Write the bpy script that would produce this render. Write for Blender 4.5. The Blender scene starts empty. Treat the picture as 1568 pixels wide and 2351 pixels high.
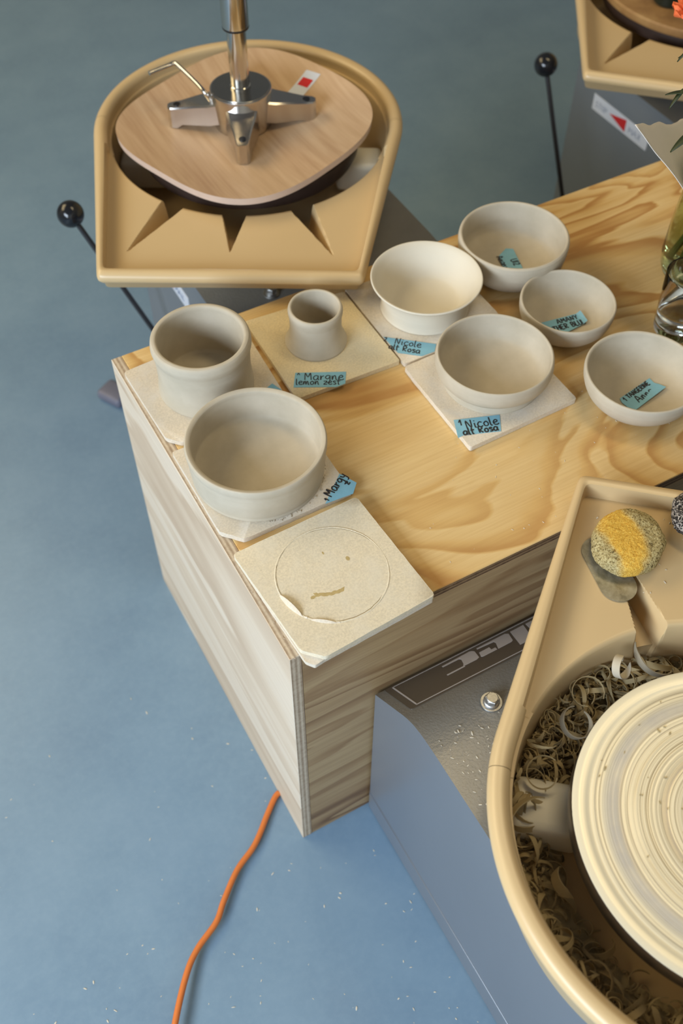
import bpy, bmesh, math, random
from mathutils import Vector, Matrix, noise
PI = math.pi
sc = bpy.context.scene
C = sc.collection
random.seed(7)

# ------------------------------------------------------------------ camera
cam_d = bpy.data.cameras.new('camera')
cam = bpy.data.objects.new('camera', cam_d); C.objects.link(cam)
sc.camera = cam
cam_d.sensor_fit = 'VERTICAL'; cam_d.sensor_height = 36.0; cam_d.sensor_width = 24.0
cam_d.lens = 2414.13 / 2351 * 36.0
cam_d.clip_start = 0.02; cam_d.clip_end = 60
cam.location = (-0.2107, -0.4899, 1.4417)
pitch, yaw, roll = 0.9174, -0.5054, 0.0014
cam.rotation_euler = (Matrix.Rotation(yaw, 3, 'Z') @ Matrix.Rotation(PI/2 - pitch, 3, 'X') @ Matrix.Rotation(roll, 3, 'Z')).to_euler()
cam_d.dof.use_dof = True
cam_d.dof.focus_distance = 1.13
cam_d.dof.aperture_fstop = 4.5

# ------------------------------------------------------------------ light
sc.view_settings.view_transform = 'Standard'
sc.view_settings.look = 'None'
sc.view_settings.gamma = 1.0
sc.view_settings.exposure = 0.0
wd = bpy.data.worlds.new('studio_surroundings'); sc.world = wd; wd.use_nodes = True
wd.node_tree.nodes['Background'].inputs[0].default_value = (0.72, 0.76, 0.80, 1)
wd.node_tree.nodes['Background'].inputs[1].default_value = 0.14

def area(name, loc, target, sx, sy, power, col):
    d = bpy.data.lights.new(name, 'AREA'); d.shape = 'RECTANGLE'; d.size = sx; d.size_y = sy
    d.energy = power; d.color = col
    o = bpy.data.objects.new(name, d); C.objects.link(o); o.location = loc
    o.rotation_euler = (Vector(target) - Vector(loc)).to_track_quat('-Z', 'Y').to_euler()
    return o
area('window_light', (-2.24, -0.75, 1.35), (-1.2, -0.67, 1.12), 2.0, 1.4, 155, (0.75, 0.865, 1.0))
area('ceiling_lamp_back', (-1.4, 2.3, 2.55), (0.1, 0.3, 0.45), 2.4, 1.2, 54, (1.0, 0.785, 0.44))
area('ceiling_lamp_front', (1.0, 0.25, 2.72), (0.9, 0.2, 0.4), 1.2, 0.4, 13, (1.0, 0.785, 0.44))

# ------------------------------------------------------------------ node helpers
class NT:
    def __init__(s, name):
        s.m = bpy.data.materials.new(name); s.m.use_nodes = True
        s.t = s.m.node_tree; s.b = s.t.nodes['Principled BSDF']
        s.tc = None
    def n(s, typ, **kw):
        x = s.t.nodes.new(typ)
        for k, v in kw.items(): setattr(x, k, v)
        return x
    def l(s, a, b): s.t.links.new(a, b)
    def obj(s):
        if not s.tc: s.tc = s.n('ShaderNodeTexCoord')
        return s.tc.outputs['Object']
    def map(s, scale=(1,1,1), loc=(0,0,0), rot=(0,0,0), src=None):
        m = s.n('ShaderNodeMapping'); m.inputs['Scale'].default_value = scale
        m.inputs['Location'].default_value = loc; m.inputs['Rotation'].default_value = rot
        s.l(src or s.obj(), m.inputs['Vector']); return m.outputs[0]
    def noise(s, scale, detail=3, rough=.5, dist=0, vec=None):
        x = s.n('ShaderNodeTexNoise'); x.inputs['Scale'].default_value = scale
        x.inputs['Detail'].default_value = detail; x.inputs['Roughness'].default_value = rough
        x.inputs['Distortion'].default_value = dist
        s.l(vec or s.obj(), x.inputs['Vector']); return x.outputs['Fac']
    def ramp(s, fac, stops, interp='LINEAR'):
        r = s.n('ShaderNodeValToRGB'); r.color_ramp.interpolation = interp
        el = r.color_ramp.elements
        while len(el) < len(stops): el.new(.5)
        for e, (p, c) in zip(el, stops):
            e.position = p; e.color = (c, c, c, 1) if isinstance(c, (int, float)) else (*c, 1)
        s.l(fac, r.inputs[0]); return r.outputs[0]
    def math(s, op, a, b=None, c=None):
        m = s.n('ShaderNodeMath', operation=op)
        for i, v in enumerate((a, b, c)):
            if v is None: continue
            if isinstance(v, (int, float)): m.inputs[i].default_value = v
            else: s.l(v, m.inputs[i])
        return m.outputs[0]
    def mix(s, f, a, b, mode='MIX'):
        m = s.n('ShaderNodeMix', data_type='RGBA', blend_type=mode)
        for i, v in ((0, f), (6, a), (7, b)):
            if isinstance(v, (int, float)): m.inputs[i].default_value = v
            elif isinstance(v, tuple): m.inputs[i].default_value = (*v, 1)
            else: s.l(v, m.inputs[i])
        return m.outputs[2]
    def bump(s, h, strength=.3, dist=.001):
        b = s.n('ShaderNodeBump'); b.inputs['Strength'].default_value = strength
        b.inputs['Distance'].default_value = dist
        s.l(h, b.inputs['Height']); s.l(b.outputs[0], s.b.inputs['Normal'])
    def base(s, c):
        if isinstance(c, tuple): s.b.inputs['Base Color'].default_value = (*c, 1)
        else: s.l(c, s.b.inputs['Base Color'])
    def set(s, **kw):
        for k, v in kw.items():
            s.b.inputs[{'rough': 'Roughness', 'metal': 'Metallic', 'ior': 'IOR', 'trans': 'Transmission Weight',
                        'coat': 'Coat Weight', 'croug': 'Coat Roughness', 'spec': 'Specular IOR Level',
                        'sub': 'Subsurface Weight', 'alpha': 'Alpha'}[k]].default_value = v
        return s.m
def srgb(r, g, b):
    f = lambda v: ((v/255)/12.92 if v/255 <= .04045 else ((v/255+.055)/1.055)**2.4)
    return (f(r), f(g), f(b))
def flat(name, col, rough=.6, metal=0.0, nscale=60, amount=.12, bump=0.0, **kw):
    m = NT(name)
    n = m.noise(nscale, 3)
    lo = tuple(c*(1-amount) for c in col); hi = tuple(min(1, c*(1+amount)) for c in col)
    m.base(m.mix(n, lo, hi))
    if bump: m.bump(n, bump, .001)
    return m.set(rough=rough, metal=metal, **kw)

# ------------------------------------------------------------------ materials
def mat_floor():
    m = NT('blue_linoleum')
    a = m.noise(5, 6, .65); b = m.noise(90, 4, .7); c = m.noise(1.6, 3)
    col = m.ramp(a, [(.3, srgb(112, 138, 161)), (.5, srgb(120, 147, 169)), (.72, srgb(129, 155, 176))])
    col = m.mix(m.ramp(b, [(.42, 0), (.75, .35)]), col, srgb(138, 162, 181))
    col = m.mix(m.ramp(c, [(.35, 0), (.7, .3)]), col, srgb(106, 133, 156))
    m.base(col); m.bump(b, .12, .0006)
    r = m.ramp(a, [(.3, .34), (.7, .46)]); m.l(r, m.b.inputs['Roughness'])
    return m.set(spec=.5)
def mat_ply(name, light, mid, dark, axis='x', seed=0.0, freq=7.0, rough=.5, sx=1.5, sy=6.5, sz=6.5, warp=1.6, tilt=0.0):
    m = NT(name)
    S = {'x': (sx, sy, sz), 'y': (sy, sx, sz)}[axis]
    v = m.map(S, (seed, seed*.7, seed*.3), (0, tilt if axis == 'x' else 0, 0))
    n = m.noise(1.0, 4.5, .44, warp*.25, vec=v)
    ph = m.math('FRACT', m.math('MULTIPLY', n, freq))
    # soft rise and a sharper fall, like early and late wood
    band = m.ramp(ph, [(0.0, 0.10), (.45, .30), (.80, .95), (.90, 1.0), (1.0, .10)])
    F = {'x': (9, 260, 260), 'y': (260, 9, 260)}[axis]
    fib = m.noise(1.0, 4, .6, vec=m.map(F, (seed, 0, 0)))
    F2 = {'x': (5, 60, 60), 'y': (60, 5, 60)}[axis]
    fib2 = m.noise(1.0, 3, .6, .3, vec=m.map(F2, (seed*2, 1, 0)))
    patch = m.noise(1.0, 2, .5, vec=m.map(tuple(s*.8 for s in S), (seed+9, 3, 1)))
    w = m.math('MULTIPLY', band, m.ramp(patch, [(.3, .3), (.58, 1.0)]))
    w = m.math('ADD', w, m.math('MULTIPLY', m.math('SUBTRACT', fib2, .5), .28))
    col = m.ramp(w, [(0.0, light), (.42, mid), (1.0, dark)])
    col = m.mix(m.ramp(fib, [(.35, .22), (.6, 0)]), col, dark)
    m.base(col); m.bump(fib, .12, .0005)
    return m.set(rough=rough, spec=.4)
def mat_plyedge(name, axis, light, dark, thick=.014):
    m = NT(name)
    s = [0, 0, 0]; s['xyz'.index(axis)] = 1
    sep = m.n('ShaderNodeSeparateXYZ'); m.l(m.obj(), sep.inputs[0])
    w = m.math('SINE', m.math('MULTIPLY', sep.outputs['xyz'.index(axis)], 2*PI*2.5/thick))
    n = m.noise(120, 4, .7)
    f = m.math('ADD', m.math('MULTIPLY', w, .28), n)
    m.base(m.ramp(f, [(.15, light), (.85, dark)])); m.bump(n, .5, .001)
    return m.set(rough=.8)
def mat_clay():
    m = NT('unfired_clay')
    a = m.noise(25, 5, .6); b = m.noise(260, 3, .6)
    ln = m.noise(1.0, 2, .5, vec=m.map((3, 3, 420)))
    col = m.ramp(a, [(.3, srgb(182, 172, 152)), (.7, srgb(197, 187, 168))])
    m.base(col); h = m.math('ADD', m.math('MULTIPLY', ln, .8), m.math('MULTIPLY', b, .35)); m.bump(h, .16, .0007)
    return m.set(rough=.82, spec=.25)
def mat_board(name, col, flecks=True, dust=.0):
    m = NT(name)
    a = m.noise(420, 3, .7); b = m.noise(30, 5, .65); c = m.noise(12, 4, .6)
    hi = tuple(min(1, x*1.09) for x in col); lo = tuple(x*.90 for x in col)
    k = m.mix(m.ramp(a, [(.35, 0), (.65, 1)]), lo, hi)
    k = m.mix(m.ramp(b, [(.45, 0), (.7, .5+dust)]), k, tuple(min(1, x*f) for x, f in zip(col, (1.02, 1.08, 1.2))))
    if flecks:
        v = m.noise(1.0, 2, .5, vec=m.map((260, 800, 300), rot=(0, 0, .6)))
        k = m.mix(m.ramp(v, [(.22, .55), (.30, 0)]), k, tuple(x*.55 for x in col))
    m.base(k); m.bump(a, .15, .0004)
    return m.set(rough=.85, spec=.2)
M = {}
M['floor'] = mat_floor()
M['ply_top'] = mat_ply('pine_plywood_top', srgb(226, 198, 144), srgb(214, 178, 116), srgb(180, 132, 74), 'x', 3.1, 13, .5, 1.9, 4.6, 4.6, 2.8)
M['ply_front_shaded'] = mat_ply('pine_plywood_front_shaded', srgb(184, 158, 118), srgb(160, 130, 92), srgb(116, 86, 58), 'x', 8.3, 8.0, .55, 1.1, 7, 9, tilt=.10)  # top's pine darkened: shade on the front face is put into the colour
M['ply_side_lit'] = mat_ply('pine_plywood_side_lit', srgb(218, 206, 188), srgb(210, 194, 172), srgb(190, 170, 146), 'y', 5.7, 6.0, .6, .8, 7, 7)  # same pine, paler and greyer: cool daylight on this side painted in
M['edge_x'] = mat_plyedge('plywood_edge_side', 'x', srgb(206, 190, 166), srgb(156, 134, 110))
M['edge_z'] = mat_plyedge('plywood_edge_top', 'z', srgb(150, 122, 88), srgb(84, 60, 40))
M['clay'] = mat_clay()
M['clay_pale'] = flat('pale_clay', srgb(216, 208, 190), .8, nscale=30, amount=.05, bump=.1)
M['board_a'] = mat_board('fibreboard_pale', srgb(222, 210, 184))
M['board_b'] = mat_board('fibreboard_grey', srgb(216, 204, 184), True, .3)
M['board_c'] = mat_board('fibreboard_yellow', srgb(220, 204, 168))
M['tape'] = flat('blue_masking_tape', srgb(128, 182, 204), .55, nscale=90, amount=.14, bump=.2)
M['ink'] = flat('black_marker_ink', (.012, .014, .02), .5)
M['pan'] = flat('beige_pan_plastic', srgb(208, 181, 136), .34, nscale=12, amount=.03, spec=.5)
M['white_plastic'] = flat('white_plastic', srgb(232, 226, 208), .4, nscale=40, amount=.06)
M['chrome'] = flat('chrome', (.62, .60, .57), .13, 1.0, amount=.03)
M['cast_metal'] = flat('polished_cast_metal', (.58, .55, .52), .2, 1.0, amount=.05)
M['dark_hub'] = flat('hub_cap_metal', (.42, .40, .36), .18, 1.0, amount=.04)
M['black'] = flat('black_plastic', (.012, .013, .016), .14, amount=.1)
M['rod'] = flat('dark_steel_rod', (.07, .07, .075), .35, .7)
M['zinc'] = flat('zinc_bolt', (.52, .52, .51), .42, 1.0, nscale=300, amount=.2, bump=.2)
M['orange'] = flat('orange_cable_jacket', srgb(214, 118, 52), .5, amount=.06)
M['white_print'] = flat('pale_print', srgb(196, 190, 186), .45, amount=.02)
M['sticker'] = flat('white_sticker', srgb(206, 212, 224), .4, amount=.02)
M['red'] = flat('red_print', srgb(196, 34, 38), .45, amount=.03)
M['grey_print'] = flat('grey_print', srgb(128, 140, 160), .5, amount=.05)
M['plate'] = flat('bronze_grey_plate', srgb(104, 96, 86), .33, .25, nscale=20, amount=.08)
M['shaft'] = flat('steel_shaft', (.3, .3, .3), .4, .9)
M['paper'] = flat('white_wrapping_paper', srgb(226, 220, 212), .75, nscale=18, amount=.05, bump=.2)
M['leaf'] = flat('dark_leaf', srgb(40, 50, 22), .5, nscale=40, amount=.35)
M['stem'] = flat('green_stem', srgb(64, 82, 26), .5, nscale=40, amount=.35)
M['petal'] = flat('orange_petal', srgb(236, 112, 62), .6, nscale=40, amount=.15)
M['dark_pot'] = flat('dark_green_glaze', srgb(28, 36, 28), .25)
M['grey_plastic'] = flat('grey_plastic', srgb(110, 110, 124), .5)
def mat_body():
    m = NT('hammered_grey_paint')
    a = m.noise(330, 2, .5, .4); b = m.noise(40, 3)
    m.base(m.mix(b, srgb(132, 130, 124), srgb(144, 142, 136)))
    m.bump(a, .5, .0010)
    return m.set(rough=.38, metal=.25, coat=.25, croug=.15)
M['body'] = mat_body()
def mat_body_side():
    m = NT('smooth_grey_paint')
    a = m.noise(330, 2, .5, .4); b = m.noise(4, 3)
    m.base(m.mix(b, srgb(124, 130, 138), srgb(132, 138, 146)))
    m.bump(a, .05, .0004)
    return m.set(rough=.42, metal=.35, coat=.2, croug=.2)
M['body_side'] = mat_body_side()
def mat_head(name, c1, c2, c3, metal=.6, rough=.3):
    # turned metal disc with a smear of dried clay slip in rings
    m = NT(name)
    sep = m.n('ShaderNodeSeparateXYZ'); m.l(m.obj(), sep.inputs[0])
    r = m.math('SQRT', m.math('ADD', m.math('MULTIPLY', sep.outputs[0], sep.outputs[0]), m.math('MULTIPLY', sep.outputs[1], sep.outputs[1])))
    comb = m.n('ShaderNodeCombineXYZ'); m.l(r, comb.inputs[0])
    wob = m.noise(9, 2)
    m.l(m.math('MULTIPLY', wob, .0012), comb.inputs[1])
    rings = m.noise(150, 4, .7, vec=comb.outputs[0])
    fine = m.noise(700, 2, .6, vec=comb.outputs[0])
    inner = m.ramp(r, [(.100, 1), (.136, .92), (.1375, 0)])
    k = m.ramp(m.math('ADD', rings, m.math('MULTIPLY', m.math('SUBTRACT', fine, .5), .35)), [(.3, c3), (.44, c2), (.5, c1), (.56, c2), (.7, c1)])
    ln = m.ramp(m.noise(430, 1.5, .5, vec=comb.outputs[0]), [(.60, 0), (.64, .75), (.67, .75), (.70, .1)])
    k = m.mix(ln, k, srgb(150, 134, 104))
    grey = m.math('MULTIPLY', m.ramp(r, [(.110, 0), (.114, .85), (.122, .85), (.127, 0)]), m.ramp(m.noise(30, 3), [(.35, .6), (.6, 1)]))
    k = m.mix(grey, k, srgb(186, 184, 182))
    m.base(m.mix(inner, c1, k))
    rr = m.ramp(rings, [(.35, rough), (.6, rough+.25)]); m.l(rr, m.b.inputs['Roughness'])
    h = m.math('MULTIPLY', m.math('ADD', rings, m.math('MULTIPLY', fine, .3)), inner)
    m.bump(h, .5, .0016)
    return m.set(metal=metal)
M['head'] = mat_head('clay_smeared_aluminium', srgb(242, 234, 208), srgb(214, 202, 172), srgb(158, 152, 146), .30, .28)
M['head_side'] = flat('turned_aluminium_side', (.35, .33, .32), .3, 1.0, nscale=10)
M['head_dark'] = flat('dark_wheel_side', srgb(66, 52, 46), .45, .2)
def mat_seat():
    m = NT('beech_veneer')
    v = m.noise(1.0, 4, .6, .3, vec=m.map((90, 5, 30), rot=(0, 0, .95)))
    p = m.noise(1.0, 2, vec=m.map((9, 3, 5), rot=(0, 0, .95)))
    k = m.ramp(v, [(.3, srgb(172, 138, 106)), (.5, srgb(190, 158, 126)), (.75, srgb(206, 178, 146))])
    m.base(m.mix(m.ramp(p, [(.3, 0), (.7, .45)]), k, srgb(204, 176, 140))); m.bump(v, .08, .0004)
    return m.set(rough=.42, spec=.4)
M['seat'] = mat_seat()
M['seat_edge'] = flat('veneer_edge', srgb(206, 184, 168), .6, nscale=80, amount=.08)
def mat_worn():
    m = NT('stained_wooden_disc')
    v = m.noise(12, 5, .65, .6)
    m.base(m.ramp(v, [(.3, srgb(122, 88, 50)), (.5, srgb(148, 112, 68)), (.7, srgb(166, 132, 84))]))
    return m.set(rough=.6)
M['worn'] = mat_worn()
def mat_glass(name, col, rough=0.0, ior=1.45):
    m = NT(name); n = m.noise(4, 1)
    m.base(m.mix(n, col, tuple(min(1, c*1.02) for c in col)))
    return m.set(trans=1.0, rough=rough, ior=ior)
M['glass'] = mat_glass('clear_glass', (.97, .98, .97))
M['vase_glass'] = mat_glass('green_tinted_glass', (.74, .82, .58))
M['water'] = mat_glass('water', (.95, .98, .97), 0, 1.33)
def mat_sponge():
    m = NT('yellow_cellulose_sponge')
    v = m.noise(520, 4, .7, .5); pz = m.noise(1100, 2, .6)
    patch = m.noise(1.0, 3, .5, .4, vec=m.map((22, 11, 11), (.35, .1, 0), (0, 0, .62)))
    geo = m.obj(); sep = m.n('ShaderNodeSeparateXYZ'); m.l(m.map((1, 1, 1), rot=(0, 0, -.95)), sep.inputs[0])
    d = m.math('ABSOLUTE', m.math('ADD', sep.outputs[1], -.008))
    d = m.math('ADD', d, m.math('MULTIPLY', m.math('SUBTRACT', patch, .5), .05))
    wet = m.ramp(d, [(.011, 1), (.0175, 0)])
    dry = m.ramp(v, [(.36, srgb(60, 52, 36)), (.45, srgb(172, 152, 100)), (.6, srgb(206, 192, 144))])
    wt = m.ramp(v, [(.30, srgb(190, 130, 40)), (.5, srgb(232, 184, 78)), (.7, srgb(240, 208, 110))])
    m.base(m.mix(wet, dry, wt)); m.bump(m.math('ADD', v, m.math('MULTIPLY', pz, .4)), 1.0, .0014)
    return m.set(rough=.9, spec=.2)
M['sponge'] = mat_sponge()
def mat_scourer():
    m = NT('clay_clogged_black_scourer')
    v = m.noise(300, 3, .6, 1.2)
    m.base(m.ramp(v, [(.44, srgb(26, 22, 20)), (.5, srgb(60, 52, 46)), (.56, srgb(176, 166, 156))], 'LINEAR'))
    m.bump(v, 1.0, .003)
    return m.set(rough=.8)
M['scourer'] = mat_scourer()
def mat_steel_dirty():
    m = NT('clay_dusted_steel')
    v = m.noise(60, 5, .7)
    m.base(m.ramp(v, [(.35, srgb(128, 124, 108)), (.65, srgb(176, 172, 156))]))
    m.l(m.ramp(v, [(.3, .3), (.7, .65)]), m.b.inputs['Roughness'])
    return m.set(metal=.7)
M['rib'] = mat_steel_dirty()
M['shaving'] = flat('clay_shaving', srgb(176, 158, 118), .85, nscale=45, amount=.22, bump=.1)
M['shaving_grey'] = flat('grey_clay_shaving', srgb(158, 148, 128), .85, nscale=45, amount=.12)

# ------------------------------------------------------------------ mesh helpers
def link(name, me, mat, parent=None, smooth=True):
    o = bpy.data.objects.new(name, me)
    for mm in (mat if isinstance(mat, (list, tuple)) else [mat]): me.materials.append(mm)
    if smooth:
        for p in me.polygons: p.use_smooth = True
    C.objects.link(o)
    if parent: o.parent = parent
    return o
def from_bm(name, bm, mat, parent=None, smooth=True, recalc=True):
    if recalc: bmesh.ops.recalc_face_normals(bm, faces=bm.faces)
    me = bpy.data.meshes.new(name); bm.to_mesh(me); bm.free()
    o = link(name, me, mat, parent, smooth)
    if smooth:
        me.set_sharp_from_angle(angle=math.radians(38))
    return o
def tag(o, label, cat, group=None, kind=None):
    if label: o['label'] = label
    if cat: o['category'] = cat
    if group: o['group'] = group
    if kind: o['kind'] = kind
    return o
def empty(name, loc, rz=0.0):
    o = bpy.data.objects.new(name, None); C.objects.link(o); o.location = loc; o.rotation_euler = (0, 0, rz)
    o.empty_display_size = .05
    return o
def add_box(bm, lo, hi, bev=0.0, seg=2):
    vs = [bm.verts.new((x, y, z)) for z in (lo[2], hi[2]) for y in (lo[1], hi[1]) for x in (lo[0], hi[0])]
    fs = [bm.faces.new([vs[i] for i in f]) for f in ((0,2,3,1),(4,5,7,6),(0,1,5,4),(2,6,7,3),(0,4,6,2),(1,3,7,5))]
    if bev:
        es = list({e for f in fs for e in f.edges})
        bmesh.ops.bevel(bm, geom=es, offset=bev, segments=seg, profile=.5, affect='EDGES')
def prism(bm, pts, z0, z1, bev=0.0, seg=2, top_only=True):
    a = [bm.verts.new((x, y, z0)) for x, y in pts]; b = [bm.verts.new((x, y, z1)) for x, y in pts]
    n = len(pts)
    bm.faces.new(a[::-1]); ft = bm.faces.new(b)
    for i in range(n): bm.faces.new((a[i], a[(i+1) % n], b[(i+1) % n], b[i]))
    if bev: bmesh.ops.bevel(bm, geom=list(ft.edges), offset=bev, segments=seg, profile=.5, affect='EDGES')
def lathe(bm, prof, n=96, cx=0, cy=0, wob=None):
    rings = []
    for k, (r, z) in enumerate(prof):
        if r < 1e-6: rings.append([bm.verts.new((cx, cy, z))]); continue
        ring = []
        for i in range(n):
            a = 2*PI*i/n; rr = r + (wob(a, k, z) if wob else 0)
            ring.append(bm.verts.new((cx+rr*math.cos(a), cy+rr*math.sin(a), z)))
        rings.append(ring)
    for p, q in zip(rings, rings[1:]):
        for i in range(n):
            j = (i+1) % n
            if len(p) == 1: bm.faces.new((p[0], q[j], q[i]))
            elif len(q) == 1: bm.faces.new((p[i], p[j], q[0]))
            else: bm.faces.new((p[i], p[j], q[j], q[i]))
def catmull(pts, per=8):
    P = [Vector(p) for p in pts]; out = []
    for i in range(len(P)-1):
        p0, p1, p2, p3 = P[max(0, i-1)], P[i], P[i+1], P[min(len(P)-1, i+2)]
        for k in range(per):
            t = k/per
            out.append(.5*((2*p1)+(-p0+p2)*t+(2*p0-5*p1+4*p2-p3)*t*t+(-p0+3*p1-3*p2+p3)*t**3))
    out.append(P[-1]); return out
def tube(bm, pts, r, n=12, flat_=1.0, cap=True):
    P = [Vector(p) for p in pts]; rings = []; up = None
    for i, p in enumerate(P):
        t = (P[min(i+1, len(P)-1)]-P[max(i-1, 0)]).normalized()
        if up is None: up = Vector((0, 0, 1)) if abs(t.z) < .9 else Vector((1, 0, 0))
        s = t.cross(up).normalized(); u = s.cross(t).normalized()
        up = u
        rr = r[i] if isinstance(r, (list, tuple)) else r
        rings.append([bm.verts.new(p+s*rr*math.cos(2*PI*k/n)+u*rr*flat_*math.sin(2*PI*k/n)) for k in range(n)])
    for a, b in zip(rings, rings[1:]):
        for k in range(n): bm.faces.new((a[k], a[(k+1) % n], b[(k+1) % n], b[k]))
    if cap: bm.faces.new(rings[0][::-1]); bm.faces.new(rings[-1])
def round_poly(pts, rad, seg=5):
    out = []; n = len(pts)
    for i in range(n):
        p0, p1, p2 = Vector(pts[i-1]), Vector(pts[i]), Vector(pts[(i+1) % n])
        r = rad[i] if isinstance(rad, (list, tuple)) else rad
        if r <= 0: out.append(tuple(p1)); continue
        a = (p0-p1); b = (p2-p1); d = min(r, a.length*.45, b.length*.45)
        A = p1+a.normalized()*d; B = p1+b.normalized()*d
        for k in range(seg+1):
            t = k/seg; out.append(tuple((1-t)**2*A+2*t*(1-t)*p1+t*t*B))
    return out

# ------------------------------------------------------------------ floor
bm = bmesh.new()
vs = [bm.verts.new(v) for v in ((-2.4, -2.7, 0), (4.6, -2.7, 0), (4.6, 4.7, 0), (-2.4, 4.7, 0), (-2.4, -2.7, -.02), (4.6, -2.7, -.02), (4.6, 4.7, -.02), (-2.4, 4.7, -.02))]
for f in ((0,1,2,3), (7,6,5,4), (0,4,5,1), (1,5,6,2), (2,6,7,3), (3,7,4,0)): bm.faces.new([vs[i] for i in f])
fl = from_bm('floor', bm, M['floor'], smooth=False); tag(fl, 'blue linoleum floor of the pottery studio', None, kind='structure')

M['wall'] = flat('painted_wall', srgb(206, 202, 192), .9, nscale=6, amount=.03)
def wall(name, lo, hi, mat='wall', holes=None):
    bm = bmesh.new(); add_box(bm, lo, hi)
    return tag(from_bm(name, bm, M[mat], smooth=False), None, None, kind='structure')
wall('wall_back', (-2.4, 4.6, 0), (4.6, 4.7, 2.9)); wall('wall_right', (4.5, -2.6, 0), (4.6, 4.6, 2.9)); wall('wall_front', (-2.4, -2.7, 0), (4.6, -2.6, 2.9))
wall('wall_left', (-2.4, -2.6, 0), (-2.3, 4.6, 2.9))
M['pane'] = flat('bright_window_pane', srgb(200, 214, 228), .2, amount=.02)
bm = bmesh.new(); add_box(bm, (-2.299, -1.75, .65), (-2.292, .25, 2.05)); wn = from_bm('window_1', bm, M['pane'], smooth=False); tag(wn, None, None, kind='structure')
for k, (lo, hi) in enumerate((((-2.299, -1.80, .60), (-2.27, .30, .65)), ((-2.299, -1.80, 2.05), (-2.27, .30, 2.10)), ((-2.299, -1.80, .65), (-2.27, -1.75, 2.05)), ((-2.299, .25, .65), (-2.27, .30, 2.05)))):
    bm = bmesh.new(); add_box(bm, lo, hi, .004, 1); from_bm('window_frame', bm, M['wall'], wn, smooth=False)

# ------------------------------------------------------------------ plywood box table
TW, TH, TK, TL = .4955, .5, .014, 1.75
tb = empty('plywood_box_table', (0, 0, 0))
tag(tb, 'long plywood box table holding the unfired clay bowls and boards', 'table')
def panel(name, lo, hi, mat, edge, edge_dirs, bev=.0008):
    bm = bmesh.new(); add_box(bm, lo, hi, bev, 1)
    bmesh.ops.recalc_face_normals(bm, faces=bm.faces)
    for f in bm.faces:
        n = f.normal
        if any(n.dot(Vector(d)) > .8 for d in edge_dirs): f.material_index = 1
    return from_bm(name, bm, [mat, edge], tb, smooth=False)
panel('side_panel', (0, 0, 0), (TK, TW, TH), M['ply_side_lit'], M['edge_x'], [(0, 0, 1), (0, -1, 0), (0, 1, 0)])
panel('side_panel', (TL-TK, 0, 0), (TL, TW, TH), M['ply_side_lit'], M['edge_x'], [(0, 0, 1), (0, -1, 0), (0, 1, 0)])
panel('top_panel', (TK+.0002, 0, TH-TK), (TL-TK-.0002, TW, TH), M['ply_top'], M['edge_z'], [(0, -1, 0), (0, 1, 0), (-1, 0, 0)])
panel('front_panel', (TK+.0002, .0005, 0), (TL-TK-.0002, TK, TH-TK-.0002), M['ply_front_shaded'], M['edge_x'], [(0, 0, 1)])
panel('back_panel', (TK+.0002, TW-TK, 0), (TL-TK-.0002, TW-.0005, TH-TK-.0002), M['ply_front_shaded'], M['edge_x'], [(0, 0, 1)])
# splinters on the sawn corner
bm = bmesh.new(); rs = random.Random(3)
for i in range(26):
    y = rs.choice([rs.uniform(.0, .05), rs.uniform(.0, .2), rs.uniform(.17, .25)])
    p = Vector((.001+rs.uniform(0, .012), y, TH)); d = Vector((rs.uniform(-.6, .6), rs.uniform(-1, 1), rs.uniform(.1, .5))).normalized()
    tube(bm, [p, p+d*rs.uniform(.003, .006)], [.0004, .00008], 4)
from_bm('splinters', bm, M['ply_side_lit'], tb)['kind'] = 'stuff'

# ------------------------------------------------------------------ fibreboard bats
BZ = TH + .0004
def bat(pts, z0, z1, mat, label, rad=.004, chip=None):
    bm = bmesh.new()
    pp = round_poly(pts, rad)
    cx = sum(p[0] for p in pts)/len(pts); cy = sum(p[1] for p in pts)/len(pts)
    out = []
    for i, p in enumerate(pp):      # slightly rough sawn outline
        q = pp[(i+1) % len(pp)]; L = (Vector(q)-Vector(p)).length; k = max(1, int(L/.006))
        for j in range(k):
            t = j/k; v = Vector(p).lerp(Vector(q), t)
            s = (noise.noise(Vector((v.x*160, v.y*160, z0*90))))*.00035
            d = Vector((v.x-cx, v.y-cy)).normalized(); v = v+d*s
            if chip:
                for (ax, ay, ar, ad) in chip:
                    if (v-Vector((ax, ay))).length < ar: v -= d*ad*(.5+.5*noise.noise(Vector((v.x*400, v.y*400, 3))))
            out.append((v.x-cx, v.y-cy))
    prism(bm, out, 0, z1-z0, .0006, 2)
    o = from_bm('fibreboard_bat', bm, mat); o.location = (cx, cy, z0)
    return tag(o, label, 'board', 'square fibreboard bats on the plywood table')
b1 = bat([(.0040, .4595), (.0068, .3330), (.0215, .3170), (.1622, .3190), (.1700, .4690)], BZ, BZ+.0066, M['board_b'], 'grey fibreboard bat at the far left corner of the table, under the tall clay cylinder')
b2 = bat([(.1718, .3145), (.3159, .3107), (.3170, .4590), (.1760, .4700)], BZ, BZ+.0068, M['board_c'], 'yellowish fibreboard bat under the smallest clay cup', .002)
b3 = bat([(.3208, .4640), (.3186, .3030), (.4700, .3040), (.4743, .3300), (.4730, .4560)], BZ, BZ+.0060, M['board_b'], 'fibreboard bat under the white flared bowl', .004)
b4 = bat([(.3144, .2990), (.3143, .1463), (.4710, .1498), (.4705, .3000)], BZ, BZ+.0074, M['board_b'], 'dusty fibreboard bat in the middle of the table, under the wide shallow bowl', .003, [(.3144, .2990, .02, .002)])
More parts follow.
